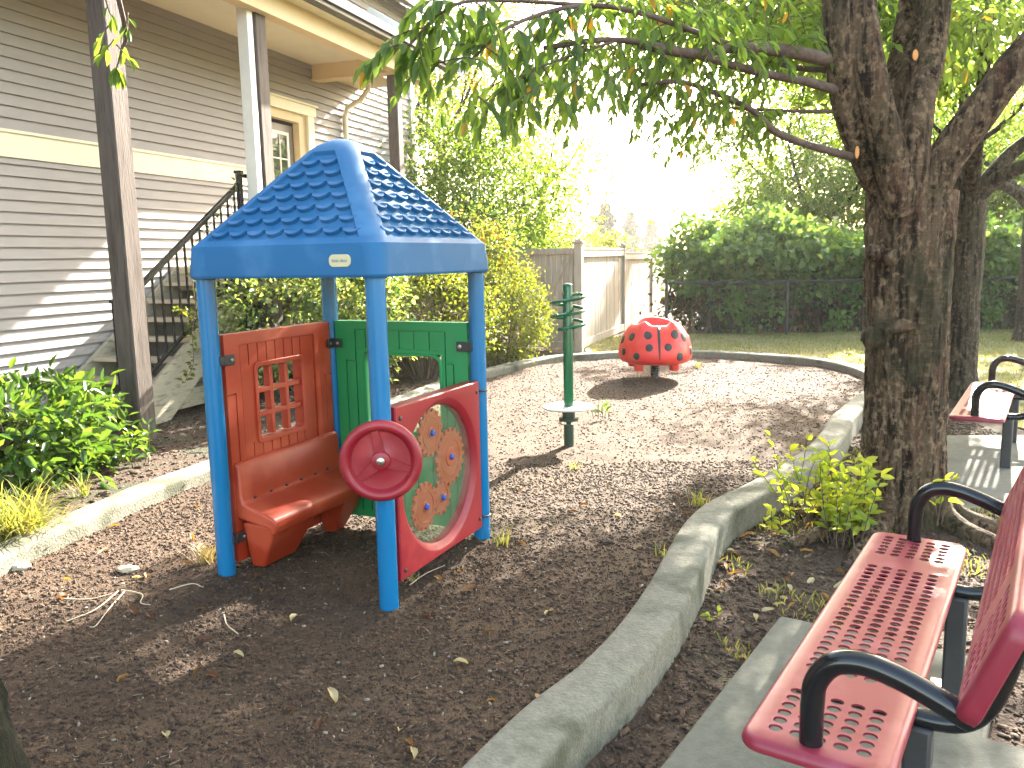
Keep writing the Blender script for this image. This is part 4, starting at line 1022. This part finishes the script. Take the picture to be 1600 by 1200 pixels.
shrub('tall_bush', (-.75, 16.6, 2.2), (2.0, 1.5, 2.3), 21000, .105, 'lf_bright', 'tall bright green bush between the house corner and the gate', power=2.2, clumps=150, spread=.16, shell=.35, zmin=.2, stems=16)
shrub('dark_bush', (-1.15, 15.2, 1.8), (1.25, .9, .95), 9000, .085, 'lf_ivy', 'darker green bush in front of the tall bright bush', power=2.4, clumps=80, spread=.2, shell=.3, zmin=.2, stems=9)
shrub('sunlit_thicket', (1.3, 25.0, 1.3), (2.3, 1.6, 1.35), 14000, .11, 'lf_pale', 'sunlit thicket of pale leaves rising behind the wooden fence', power=2.4, clumps=110, spread=.17, shell=.4, zmin=.2, stems=10)
# the ivy hedge behind the chain link fence, one run
hd = empty('ivy_hedge', 'long ivy covered hedge growing over the black chain link fence', 'hedge', (7.6, 17.5, 0))
lv = Leaves()
for i in range(12):
    x = -3.4+i*.95; tp = .16*math.sin(i*1.7)+.12*math.sin(i*.9+1)
    cloud(lv, (x, .1, 1.32+tp/2), (.85, .75, .62+tp), 2600, .125, .75, 45, .7, .18, .35, 3.5, .05)
    cloud(lv, (x+.3, -.35, 1.62+tp), (.8, .95, .42), 900, .15, .75, 22, .6, .22, .4, 2.5, .75)
    cloud(lv, (x+random.uniform(-.4, .4), .1, 2.0+tp), (.5, .5, .38), 300, .12, .7, 9, .3, .3, .1, 2.0)
    cloud(lv, (x+random.uniform(-.4, .4), -.9, .55), (.5, .25, .5), 170, .11, .75, 7, .3, .3, .4, 2.0, .05)
hd_l = lv.build('foliage', M['lf_ivy'], hd)
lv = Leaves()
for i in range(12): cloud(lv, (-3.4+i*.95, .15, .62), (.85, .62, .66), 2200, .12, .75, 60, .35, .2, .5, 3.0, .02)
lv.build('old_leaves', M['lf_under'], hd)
b = MB()
for i in range(60):
    x = random.uniform(-4.3, 7); b.tube(crom([(x, random.uniform(-.6, .2), 0), (x+random.gauss(0, .15), random.uniform(-.6, .3), .8), (x+random.gauss(0, .4), random.uniform(-.6, .4), 1.8)], 3), lerpr(.02, .006, 7), 5, False)
b.build('stems', M['wood'], hd)
# climbing vine on the stair rail
vn = empty('climbing_vine', 'thin leafy vine climbing over the stair railing', 'vine', tuple(HT @ Vector((.5, 1.3, 0))))
lv = Leaves(); b = MB(); o_ = vn.location
for (pts) in ([(.45, 1.32, .05), (.42, 1.26, .7), (.25, 1.25, 1.3), (.35, 1.22, 1.75), (.75, 1.22, 2.2)], [(.5, 1.3, .05), (.55, 1.25, .9), (.62, 1.24, 1.5), (.9, 1.22, 2.0), (1.15, 1.22, 2.65)], [(.25, 1.28, 1.25), (.12, 1.3, .95), (.05, 1.34, .62), (-.12, 1.36, .45)], [(.4, 1.27, .9), (.1, 1.3, 1.12), (-.1, 1.3, 1.18)]):
    cp = [HT @ p - o_ for p in crom(pts, 6)]; b.tube(cp, lerpr(.006, .003, len(cp)), 5, False)
    for p in cp:
        for q in range(3):
            d = Vector((random.gauss(0, 1), random.gauss(0, 1), random.gauss(-.1, .5))); L = random.uniform(.04, .075); lv.add(p+d.normalized()*.02, d, (random.gauss(0, .4), random.gauss(0, .4), 1), L, L*.7)
lv.build('foliage', M['lf_gold'], vn); b.build('stems', M['wood'], vn)

def sprout(name, p, n, h, size, m, label, spread=.12, cat='plant', nl=9, group=None, wr=.5):
    root = empty(name, label, cat, tuple(p), 0, group); lv = Leaves(); b = MB()
    for i in range(n):
        a = random.random()*2*PI; d = Vector((math.cos(a)*random.uniform(.05, .45), math.sin(a)*random.uniform(.05, .45), 1)).normalized()
        q = Vector((math.cos(a), math.sin(a), 0))*random.random()*spread; H = h*random.uniform(.55, 1.1); pts = [q]
        for k in range(nl):
            d = (d+Vector((random.gauss(0, .08), random.gauss(0, .08), 0))).normalized(); q = q+d*H/nl; pts.append(q)
            if k >= 1:
                for s in range(2):
                    t = random.random()*2*PI; ax = Vector((math.cos(t), math.sin(t), random.uniform(0, 1.3))); L = size*random.uniform(.6, 1.15)
                    lv.add(q, ax, (random.gauss(0, .6), random.gauss(0, .6), 1), L, L*wr)
        b.tube(pts, lerpr(.004, .002, len(pts)), 5, False)
    lv.build('foliage', M[m], root); b.build('stems', M['branch'], root); return root
sprout('tree_suckers', (1.93, 4.72, -.05), 26, .50, .085, 'lf_sucker', 'clump of bright yellow green suckers beside the big trunk', .20, nl=8)
sprout('tree_suckers', (1.78, 4.95, -.05), 9, .58, .07, 'lf_sucker', 'taller thin sprouting shoots leaning over the curb near the trunk', .10, nl=8)
sprout('tree_suckers', (1.52, 4.78, -.06), 3, .17, .08, 'lf_sucker', 'little green seedling between the curb and the suckers', .04, nl=4)
sprout('seedling', (.92, 3.62, -.07), 2, .10, .05, 'lf_sucker', 'tiny green seedling on the dirt near the pavement corner', .02, nl=3)
sprout('trunk_sprig', (2.5, 4.70, .05), 3, .30, .08, 'lf_sucker', 'green sprig growing in front of the big trunk base', .08, nl=4)
sprout('young_laurel', (-3.02, 6.55, .02), 5, .40, .085, 'lf_laurel', 'small upright laurel shoots next to the porch post', .10, nl=5, wr=.4)
sprout('cut_sprig', (.92, 8.35, 0), 5, .16, .06, 'lf_ivy', 'small leafy sprig lying on the mulch near the spinner', .10, nl=4)
# grass tufts
def tuft(name, p, n, h, m, label, lean=.6, w=.010, sp=.05, curl=True, cat='grass tuft', group=None):
    root = empty(name, label, cat, tuple(p), 0, group); b = MB(); vs = []; fs = []
    for i in range(n):
        a = random.random()*2*PI; H = h*random.uniform(.5, 1.15); ln = random.uniform(.15, 1)*lean
        q = Vector((random.gauss(0, sp), random.gauss(0, sp), 0)); d = Vector((math.cos(a)*ln, math.sin(a)*ln, 1)).normalized(); s = d.cross(Vector((0, 0, 1))); s = s.normalized() if s.length > 1e-3 else Vector((1, 0, 0))
        k0 = len(vs); K = 5
        for k in range(K+1):
            ww = w*(1-(k/K)**2)+.0006; vs += [q-s*ww/2, q+s*ww/2]
            d = (d+Vector((math.cos(a)*.16*lean, math.sin(a)*.16*lean, -.30*lean if curl else 0))*(k/K+.2)).normalized(); q = q+d*H/K
        fs += [(k0+2*k, k0+2*k+1, k0+2*k+3, k0+2*k+2) for k in range(K)]
    b.add(vs, fs); b.build('blades', M[m], root, smooth=False); return root
tuft('ornamental_grass', (-2.98, 4.78, .04), 420, .46, 'lf_tuft', 'yellow green ornamental grass tuft drooping over the curb at left', 1.1, .010, .07)
for (px, py, n, h, lab) in ((1095, 790, 40, .14, 'small green grass tuft beside the curving curb'), (322, 880, 60, .16, 'pale dry grass tuft beside the left front playhouse post'), (785, 850, 26, .12, 'sparse green grass tuft near the right playhouse post'),
                            (1040, 868, 26, .10, 'low green weed on the mulch by the curb bend'), (130, 785, 40, .22, 'thin grass tuft between the laurel and the left curb'), (1090, 575, 30, .14, 'small weed at the far curb right of the ladybird'), (900, 735, 16, .10, 'short grass tuft just right of the spinner shadow'), (640, 900, 30, .08, 'flat dry grass under the gear panel')):
    p = gr(px, py); tuft('grass_tuft', (p.x, p.y, mz(p.x, p.y) if inside(p.x, p.y) else oz(p.x, p.y)), n, h, 'lf_tuft' if 'dry' not in lab else 'straw', lab, .7, .006, .025)

# ================================================================== TREES
def trunk_mesh(b, base, top, r0, r1, flare, seed, seg=56, rings=70, roots=6, lean=(0, 0)):
    base = Vector(base); top = Vector(top); jit = barkjit(.026, 8, seed); vs = []
    ph0 = random.random()*6
    for i in range(rings+1):
        t = i/rings; c = base.lerp(top, t); z = c.z
        r = r0+(r1-r0)*t
        fl_ = flare*math.exp(-(z-base.z)/.17)
        for k in range(seg):
            a = 2*PI*k/seg
            rr_ = r + fl_*(.55+.75*max(0, math.cos(roots*a/1.0+ph0))**2)
            q = c + Vector((math.cos(a)*rr_, math.sin(a)*rr_, 0))
            # knotty swellings
            rg = .006*math.sin(a*13+2.5*noise.noise(Vector((a*2, z*3, seed))))*1.0
            q += Vector((math.cos(a), math.sin(a), 0))*rg
            vs.append(jit(q, c, r))
    b.add(vs, [(i*seg+k, i*seg+(k+1) % seg, (i+1)*seg+(k+1) % seg, (i+1)*seg+k) for i in range(rings) for k in range(seg)] + [tuple(rings*seg+k for k in range(seg))])
def limb(b, pts, r0, r1, seed, seg=40, n=14, amp=.016):
    c = crom(pts, n); b.tube(c, lerpr(r0, r1, len(c)), seg, True, None, barkjit(amp, 9, seed))
    return c
def burl(b, p, r, seed):
    p = Vector(p); vs = []; S, Q = 14, 9
    for i in range(Q+1):
        for k in range(S):
            th = PI*i/Q; a = 2*PI*k/S; d = Vector((math.sin(th)*math.cos(a), math.sin(th)*math.sin(a), math.cos(th))); vs.append(p+d*r*(1+.35*noise.noise(d*2+Vector((seed, 0, 0)))))
    b.add(vs, [(i*S+k, i*S+(k+1) % S, (i+1)*S+(k+1) % S, (i+1)*S+k) for i in range(Q) for k in range(S)])
# --- the big cherry tree on the right
t1 = empty('cherry_tree', 'large dark cherry tree with rough trunk between curb and benches', 'tree')
b = MB(); T1 = (2.43, 5.02)
trunk_mesh(b, (2.43, 5.02, -.08), (2.36, 4.98, 1.98), .222, .235, .17, 3, 150, 130)
# surface roots
for (a, L) in ((200, .75), (225, .55), (300, .9), (330, .8), (165, .5)):
    a = R(a); c = [Vector((2.43+math.cos(a)*q, 5.02+math.sin(a)*q, z)) for q, z in ((.20, .14), (.34, .03), (.34+L*.4, -.03), (.34+L, -.12))]
    c2 = crom(c, 5); b.tube(c2, lerpr(.085, .025, len(c2)), 12, True, None, barkjit(.014, 9, a))
LA = limb(b, [at(1400, 330, 4.95), at(1368, 270, 4.92), at(1340, 210, 4.88), at(1320, 140, 4.85), at(1312, 67, 4.8), at(1300, -60, 4.75), at(1265, -260, 4.6)], .10, .065, 1)
LB = limb(b, [at(1408, 330, 4.85), at(1392, 250, 4.78), at(1372, 170, 4.76), at(1352, 67, 4.78), at(1335, -80, 4.85), at(1290, -320, 5.0)], .105, .07, 2)
LC = limb(b, [at(1415, 330, 5.05), at(1405, 240, 5.10), at(1398, 150, 5.15), at(1412, 67, 5.25), at(1440, -100, 5.5)], .09, .06, 3)
LD = limb(b, [at(1428, 330, 4.85), at(1428, 250, 4.82), at(1438, 160, 4.84), at(1458, 67, 4.92), at(1478, -120, 5.05)], .088, .07, 4)
LE = limb(b, [at(1438, 345, 4.95), at(1462, 275, 4.88), at(1500, 215, 4.82), at(1550, 150, 4.74), at(1605, 80, 4.66), at(1720, -40, 4.5)], .11, .085, 5)
LF = limb(b, [at(1398, 170, 5.12), at(1412, 120, 5.1), at(1432, 67, 5.15), at(1448, 20, 5.2), at(1470, -80, 5.3)], .045, .04, 6)
burl(b, at(1362, 262, 4.88), .085, 1); burl(b, at(1366, 395, 4.87), .05, 2); burl(b, at(1392, 402, 4.83), .05, 5); burl(b, at(1364, 528, 4.93), .07, 3)
# the old scar across the trunk
c = [at(x, y, 4.80) for x, y in ((1385, 518), (1405, 510), (1425, 507), (1445, 505))]; b.tube(crom(c, 4), [.018, .024, .028, .032, .034, .036, .036, .036, .034, .03, .026, .022, .016], 10, True, None, barkjit(.03, 20, 4))
b.build('trunk', M['bark'], t1, ang=70)
tw = MB(); lv = Leaves()
b1 = limb(tw, [at(1316, 98, 4.85), at(1270, 88, 4.75), at(1215, 78, 4.6), at(1140, 74, 4.4), at(1085, 84, 4.2), at(1000, 70, 4.0)], .042, .02, 7, 14, 6, .006)
b2 = limb(tw, [at(1318, 145, 4.85), at(1262, 128, 4.7), at(1190, 114, 4.5), at(1120, 95, 4.3), at(1040, 74, 4.1), at(950, 62, 3.9), at(850, 75, 3.75)], .028, .010, 8, 12, 6, .004)
b3 = limb(tw, [at(1330, 245, 4.86), at(1262, 226, 4.75), at(1210, 205, 4.6), at(1175, 172, 4.5), at(1110, 142, 4.35), at(1060, 128, 4.2), at(1000, 132, 4.1)], .024, .008, 9, 12, 6, .004)
b4 = limb(tw, [at(1322, 174, 4.86), at(1250, 174, 4.9), at(1180, 171, 4.9), at(1090, 165, 4.9)], .013, .006, 10, 8, 6, .002)
b5 = limb(tw, [at(1300, 110, 4.85), at(1240, 105, 4.95), at(1180, 88, 5.05), at(1130, 68, 5.1)], .018, .01, 11, 8, 6, .002)
b6 = limb(tw, [b1[-14], at(1000, 20, 3.9), at(900, 10, 3.7), at(800, 40, 3.5), at(740, 90, 3.45)], .015, .005, 12, 8, 6, .002)
b7 = limb(tw, [b2[-8], at(870, 95, 3.7), at(810, 120, 3.6)], .008, .003, 13, 6, 6, .001)
b8 = limb(tw, [b6[8], at(760, 0, 3.5), at(690, 20, 3.4), at(640, 70, 3.35)], .010, .004, 14, 6, 6, .001)
def dress(path, k0, k1, n, size, ln=.28, droop=.6, side=1.0, nl=8):
    for i in range(n):
        p = path[random.randint(k0, min(k1, len(path)-1))]
        d = Vector((random.gauss(-.25, .7)*side, random.gauss(-.1, .6)*side, random.gauss(-.25, .4)))
        spray(lv, tw, p, d, ln*random.uniform(.6, 1.3), nl, size, .40, droop)
dress(b1, 10, 40, 14, .072); dress(b2, 12, 40, 18, .072); dress(b3, 15, 40, 16, .068, .25); dress(b4, 6, 30, 12, .075, .22); dress(b5, 6, 30, 8, .08)
dress(b6, 2, 30, 27, .085, .30, .8); dress(b7, 1, 20, 14, .09, .25, .9); dress(b8, 2, 30, 18, .09, .2, .9)
# hanging tips named by where the photograph has them
for (px, py, Y, n) in ((1080, 170, 4.3, 16), (1060, 205, 4.3, 6), (1040, 220, 4.3, 4), (1110, 180, 4.4, 10), (990, 105, 4.0, 16), (930, 110, 3.9, 14), (870, 130, 3.8, 10), (900, 90, 3.8, 14), (820, 145, 3.6, 7), (760, 125, 3.45, 7), (1130, 200, 4.5, 8), (1150, 130, 4.6, 10), (1040, 120, 4.1, 14), (960, 85, 3.9, 14), (1200, 150, 4.8, 8), (1020, 100, 4.0, 12), (1090, 110, 4.2, 12)):
    dY = 1.3 if px > 870 else 0
    for i in range((n+1)//2+(1 if dY else 0)):
        q = at(px+random.gauss(0, 38), py-12+random.gauss(0, 20), Y+dY+random.gauss(0, .4))
        spray(lv, tw, q, Vector((random.gauss(-.4, .6), random.gauss(-.2, .6), random.gauss(-.3, .3))), .2, 7, .068, .42, .6)
for (p, d, L, r) in ((LA[-1], (-.5, -.2, .7), 1.6, .055), (LB[-1], (-.35, .5, .8), 1.6, .055), (LC[-1], (.2, .6, .8), 1.5, .05), (LD[-1], (.3, -.2, .9), 1.5, .05), (LE[-1], (.8, -.2, .5), 1.4, .06), (LF[-1], (.1, .3, 1), 1.3, .035), (LA[-8], (-.9, .1, .35), 1.5, .035), (LB[-6], (-.6, .7, .4), 1.5, .04)):
    grow(lv, tw, p, d, L, r, 2, .095, 8, 4, .4, .2, 3)
# canopy over the right of the picture, above the fork
for (px, py, Y, n) in ((1380, 60, 5.6, 12), (1480, 40, 5.9, 20), (1530, 20, 5.3, 16), (1250, 30, 5.3, 26), (1180, 10, 5.0, 26), (1090, 0, 4.6, 26), (1000, 0, 4.3, 24), (1300, -10, 5.4, 20), (1430, -40, 5.8, 20), (1570, 0, 5.6, 20)):
    for i in range(n):
        q = at(px+random.gauss(0, 42), py+random.gauss(0, 22), Y+random.gauss(0, .35))
        spray(lv, tw, q, Vector((random.gauss(0, .7), random.gauss(0, .6), random.gauss(-.1, .4))), .25, 7, .085, .40, .5)
lv.build('crown', M['lf_cherry'], t1); tw.build('branches', M['branch'], t1, ang=60)
def cutmark(px, py, Y, w, h, parent):
    p = at(px, py, Y); b = MB(); b.lathe([(0, .0), (1, .0), (.92, .25), (0, .3)], 12, Matrix.Translation(p) @ Matrix.Rotation(PI/2, 4, 'X') @ Matrix.Diagonal((w, h, .02, 1))); b.build('pruning_cut', M['cut'], parent)
cutmark(1339, 238, 4.74, .012, .035, t1); cutmark(1430, 86, 4.76, .016, .030, t1)
# --- generic trees
def tree(name, base, h, r, label, limbs, size, m='lf_cherry', bark='bark2', depth=2, nl=8, kids=4, L=1.6, flare=.1, seed=1, spr=3, lean=(0, 0), group=None, up_=.3, droop=.4, outw=.9, top_r=None, seg=36, clouds=()):
    root = empty(name, label, 'tree', tuple(base), 0, group); b = MB()
    trunk_mesh(b, (0, 0, -.08), (lean[0], lean[1], h), r, top_r or r*.95, flare, seed, seg, 50, 5)
    tw = MB(); lv = Leaves()
    for i in range(limbs):
        a = 2*PI*(i+random.uniform(-.25, .25))/limbs; d = Vector((math.cos(a)*outw, math.sin(a)*outw, random.uniform(.5, 1.1)))
        st = Vector((lean[0], lean[1], h-.12)); e = st+d*L*.6; mid = st+d*L*.25+Vector((0, 0, .08))
        c = limb(tw, [st, mid, e, e+d*L*.4+Vector((0, 0, .15*L))], r*.55, r*.28, seed+i, 14, 6, .008)
        grow(lv, tw, c[-1], d, L*.9, r*.26, depth, size, nl, kids, droop, up_, spr)
        grow(lv, tw, c[len(c)//2], (d.x+random.gauss(0, .6), d.y+random.gauss(0, .6), .3), L*.8, r*.18, max(0, depth-1), size, nl, kids, droop, up_, spr)
    for (cc_, cr_, cn_, ck_) in clouds: cloud(lv, cc_, cr_, cn_, size, .42, ck_, .2, .16, .4, 2.0)
    b.build('trunk', M[bark], root, ang=70)
    lv.build('crown', M[m], root); tw.build('branches', M[bark], root, ang=60)
    return root
tree('cherry_tree', (4.98, 9.15, 0), 2.25, .165, 'mossy cherry tree behind the big trunk, second in the row', 6, .10, L=1.5, seed=21, depth=2, spr=4, clouds=(((-1.4, .5, 4.3), (2.1, 1.8, .9), 9000, 70), ((-1.0, -.6, 3.6), (1.4, 1.2, .5), 2500, 30), ((-2.8, -.2, 4.7), (1.4, 1.3, .8), 3400, 40)))  # leaf clouds added to the crown to shade the foreground and playhouse
tree('cherry_tree', (9.05, 14.5, 0), 2.3, .19, 'cherry tree at the right edge beyond the lawn', 6, .11, L=1.6, seed=31, depth=2, spr=4, kids=3, clouds=(((-.8, 0, 4.2), (2.6, 2.2, 1.2), 4500, 60),))  # leaf cloud added so the crown throws more dapple on the mulch
# --- near trunk cut by the lower left corner
t4 = empty('corner_tree', 'shaded mossy tree trunk in the lower left corner, close to the camera', 'tree', (-1.545, 2.0, 0))
b = MB(); trunk_mesh(b, (0, 0, -.1), (-.28, -.02, 2.6), .24, .20, .22, 44, 48, 60, 5)
tw = MB(); lv = Leaves()
for i in range(5):
    a = 2*PI*i/5; d = Vector((math.cos(a)*.8, math.sin(a)*.8, 1)); st = Vector((-.22, -.02, 2.5)); c = limb(b, [st, st+d*.5, st+d*1.1], .10, .06, i, 12, 5, .008)
    grow(lv, tw, c[-1], d, 1.3, .05, 1, .09, 8, 4, .5, .3, 3)
tp = t4.location
c = limb(tw, [Vector((-.22, -.02, 2.5)), at(60, -330, 2.6)-tp, at(150, -120, 3.4)-tp, at(195, 40, 3.75)-tp, at(190, 78, 3.8)-tp, at(182, 108, 3.8)-tp], .02, .003, 3, 8, 6, .001)
for i in range(9):
    a = i*.75; d = Vector((math.cos(a)*.45-.15, math.sin(a)*.4, -1+.5*random.random())); lv.add(c[-1]+Vector((0, 0, random.uniform(-.005, .01))), d, (math.cos(a), math.sin(a), .5), random.uniform(.075, .11), .034)
for (px, py) in ((182, 70), (178, 62), (192, 50), (170, 40), (200, 20), (165, 0)):
    q = at(px, py, 3.78)-tp; spray(lv, tw, q, (random.gauss(-.2, .4), random.gauss(0, .4), -.6), .08, 3, .07, .38, .8)
b.build('trunk', M['bark_shade'], t4, ang=70); lv.build('crown', M['lf_bright'], t4); tw.build('branches', M['branch'], t4)
# --- background trees beyond the fences
tree('slender_tree', (-1.5, 19.5, 0), 4.2, .085, 'slender airy tree with pale sunlit leaves beyond the tall bush', 6, .12, 'lf_pale', 'bark2', 2, 7, 3, 1.9, .04, 51, 2, up_=.5, droop=.3, clouds=(((0, 0, 5.6), (2.4, 2.0, 2.6), 3800, 70),))
tree('slender_tree', (-3.2, 24, 0), 4.5, .10, 'pale leafy tree rising past the house corner', 6, .13, 'lf_pale', 'bark2', 2, 7, 3, 2.1, .04, 52, 2, up_=.5, droop=.3, clouds=(((0, 0, 5.6), (2.4, 2.0, 2.6), 3800, 70),))
tree('slender_tree', (.9, 23.5, 0), 3.4, .08, 'thin tree with yellowing leaves above the wooden gate', 5, .12, 'lf_pale', 'bark2', 1, 7, 4, 1.5, .04, 53, 2, up_=.5, droop=.3, clouds=(((.2, 0, 4.9), (2.0, 1.6, 2.0), 2600, 70),))
tree('background_tree', (8.6, 23.5, 0), 2.3, .13, 'leafy tree beyond the hedge just left of the big trunk', 6, .14, 'lf_bright', 'bark2', 2, 7, 3, 1.75, .04, 54, 3, up_=.3, clouds=(((0, 0, 3.7), (2.8, 2.2, 2.0), 13000, 150), ((-.4, -.3, 2.7), (2.6, 1.8, .8), 4000, 60)))
tree('background_tree', (12.6, 22.5, 0), 2.3, .14, 'leafy tree beyond the hedge seen between the cherry trunks', 6, .14, 'lf_bright', 'bark2', 2, 7, 3, 1.8, .04, 55, 3, up_=.3, clouds=(((0, 0, 3.7), (2.8, 2.2, 2.0), 13000, 150), ((-.4, -.3, 2.7), (2.6, 1.8, .8), 4000, 60)))
tree('background_tree', (15.0, 20.0, 0), 2.2, .14, 'leafy tree beyond the hedge at the right edge', 6, .14, 'lf_bright', 'bark2', 2, 7, 3, 1.8, .04, 56, 3, up_=.3, clouds=(((0, 0, 3.7), (2.8, 2.2, 2.0), 13000, 150), ((-.4, -.3, 2.7), (2.6, 1.8, .8), 4000, 60)))
# far conifers and pole
def conifer(px, top, Y, wid, label, m='lf_dark', n=2600):
    p = at(px, 398, Y); tz = at(px, top, Y).z; root = empty('far_conifer', label, 'tree', (p.x, p.y, 0), 0, 'far conifers on the skyline'); lv = Leaves()
    for i in range(n):
        t = random.random()**.8; z = tz*(1-t)+.3; rr_ = wid*1.5*t*random.random()**.6*(.75+.35*math.sin(z*4)); a = random.random()*2*PI
        L = random.uniform(.3, .7); lv.add((rr_*math.cos(a), rr_*math.sin(a), z), (math.cos(a), math.sin(a), -.3), (0, 0, 1), L, L*.4)
    lv.build('crown', M[m], root); b = MB(); b.tube([(0, 0, -.2), (0, 0, tz)], [.25, .03], 8); b.build('trunk', M['wood'], root)
conifer(946, 322, 80, 2.2, 'broad far conifer above the fence gate'); conifer(985, 333, 100, 1.6, 'narrow far conifer right of the broad one'); conifer(1018, 345, 110, 2.0, 'low far conifer left of the utility pole'); conifer(1100, 348, 110, 2.2, 'far conifer right of the utility pole'); conifer(1208, 318, 70, 1.8, 'tall far conifer behind the leafy tree')
up_ = empty('utility_pole', 'thin far utility pole with a cross arm on the skyline', 'pole', (at(1047, 398, 90).x, 90, 0)); b = MB(); b.tube([(0, 0, -.2), (0, 0, 7.2)], [.16, .1], 8); b.build('pole', M['wood'], up_); b = MB(); b.box((0, 0, 6.6), (1.8, .1, .1)); b.build('cross_arm', M['wood'], up_)

# ================================================================== SMALL THINGS ON THE GROUND
def leafobj(p, size, group, label, rot, tilt, m='lf_dry'):
    key = 'fallen_leaf'
    b = MB(); W = size*.42; vs = []
    K = 6
    for k in range(K+1):
        t = k/K; ww = W*math.sin(PI*min(1, t*.92+.04))**.8; zc_ = .010*math.sin(PI*t)+.004*random.random()
        vs += [(t*size, -ww/2, zc_+.010), (t*size, 0, zc_), (t*size, ww/2, zc_+.008)]
    b.add(vs, [(3*k+j, 3*k+j+1, 3*k+j+4, 3*k+j+3) for k in range(K) for j in range(2)])
    o = b.build(key, M[m], None); o.location = p; o.rotation_euler = (tilt, tilt*.5, rot); tag(o, label, 'leaf', group); return o
protos = [leafobj((0, 0, -5), s, 'x', 'x', 0, 0) for s in (.07, .055, .085, .05)]
def drop_leaf(x, y, z, group, label, sc_=1.0):
    o = random.choice(protos).copy(); COL.objects.link(o); o.location = (x, y, z+.006); o.rotation_euler = (random.gauss(0, .25), random.gauss(0, .25), random.random()*6.28); k = random.uniform(.75, 1.15)*sc_; o.scale = (k, k, k); tag(o, label, 'leaf', group)
n = 0
while n < 75:
    Y = 1.9+4.2*random.random()**1.2; x = random.uniform(-3, 2)
    if abs(x) < Y*.64 and inside(x, Y): drop_leaf(x, Y, mz(x, Y), 'fallen leaves on the mulch', 'dry yellow brown fallen leaf on the mulch'); n += 1
n = 0
while n < 80:
    Y = random.uniform(3.1, 5.4); x = random.uniform(.7, 3.2)
    if x < Y*.62 and not inside(x, Y) and ((x-2.43)**2+(Y-5.02)**2) > .12: drop_leaf(x, Y, max(oz(x, Y), -.2), 'fallen leaves on the dirt', 'dry orange fallen leaf on the dirt between curb and bench'); n += 1
for o in protos: bpy.data.objects.remove(o)
def drystem(pts, label, r=.0035):
    b = MB(); P = []
    for (px, py) in pts:
        p = gr(px, py); P.append(Vector((p.x, p.y, mz(p.x, p.y)+.010)))
    c = crom(P, 5); b.tube(c, lerpr(r, r*.6, len(c)), 6); o = b.build('dry_stem', M['stem'], None); tag(o, label, 'twig')
drystem([(185, 928), (150, 955), (105, 972)], 'long pale dry stem on the mulch at left'); drystem([(195, 928), (170, 955), (150, 978), (140, 980)], 'curved pale dry stem ending in a hook at left'); drystem([(190, 926), (222, 932), (220, 945), (235, 948)], 'short kinked dry stem at the top of the stem pile')
drystem([(100, 940), (140, 942), (175, 932)], 'thin dry stem lying across the left mulch'); drystem([(640, 910), (665, 892), (695, 880)], 'pale twig below the gear panel'); drystem([(350, 960), (355, 975), (372, 988)], 'bent thin stem in front of the left post'); drystem([(265, 925), (300, 918), (318, 922)], 'thin dry stem beside the left front post')
b = MB(); b.tube([(0, 0, 0), (.11, .02, 0)], .03, 14); o = b.build('crushed_can', M['litterb'], None, bevel=.004); p = gr(1557, 802, .0); o.location = (p.x, p.y, .02); tag(o, 'small blue crushed can on the ground behind the bench', 'litter')
for (px, py, s, lab) in ((200, 893, .05, 'pale bark chunk on the sunny mulch at left'), (30, 890, .055, 'whitish bark piece beside the left curb'), (950, 850, .035, 'dark pebble on the mulch near the curb')):
    p = gr(px, py); b = MB(); burl(b, (0, 0, 0), s, px); o = b.build('bark_chunk' if 'bark' in lab else 'pebble', M['stem'] if 'dark' not in lab else M['soil'], None); o.location = (p.x, p.y, mz(p.x, p.y)+.01); o.scale = (1.2, .7, .45); tag(o, lab, 'bark' if 'bark' in lab else 'stone')

# ================================================================== HAZE
b = MB(); b.box((0, 70, 14), (330, 190, 30.0)); hz = b.build('haze', bpy.data.materials.new('thin_haze'), None, smooth=False); tag(hz, kind='stuff')
hm = hz.data.materials[0]; hm.use_nodes = True; N = hm.node_tree.nodes; N.remove(N['Principled BSDF'])
pv = N.new('ShaderNodeVolumePrincipled'); pv.inputs['Color'].default_value = (1, .99, .96, 1); pv.inputs['Density'].default_value = 0.0006; pv.inputs['Anisotropy'].default_value = .55
hm.node_tree.links.new(pv.outputs[0], N['Material Output'].inputs['Volume'])
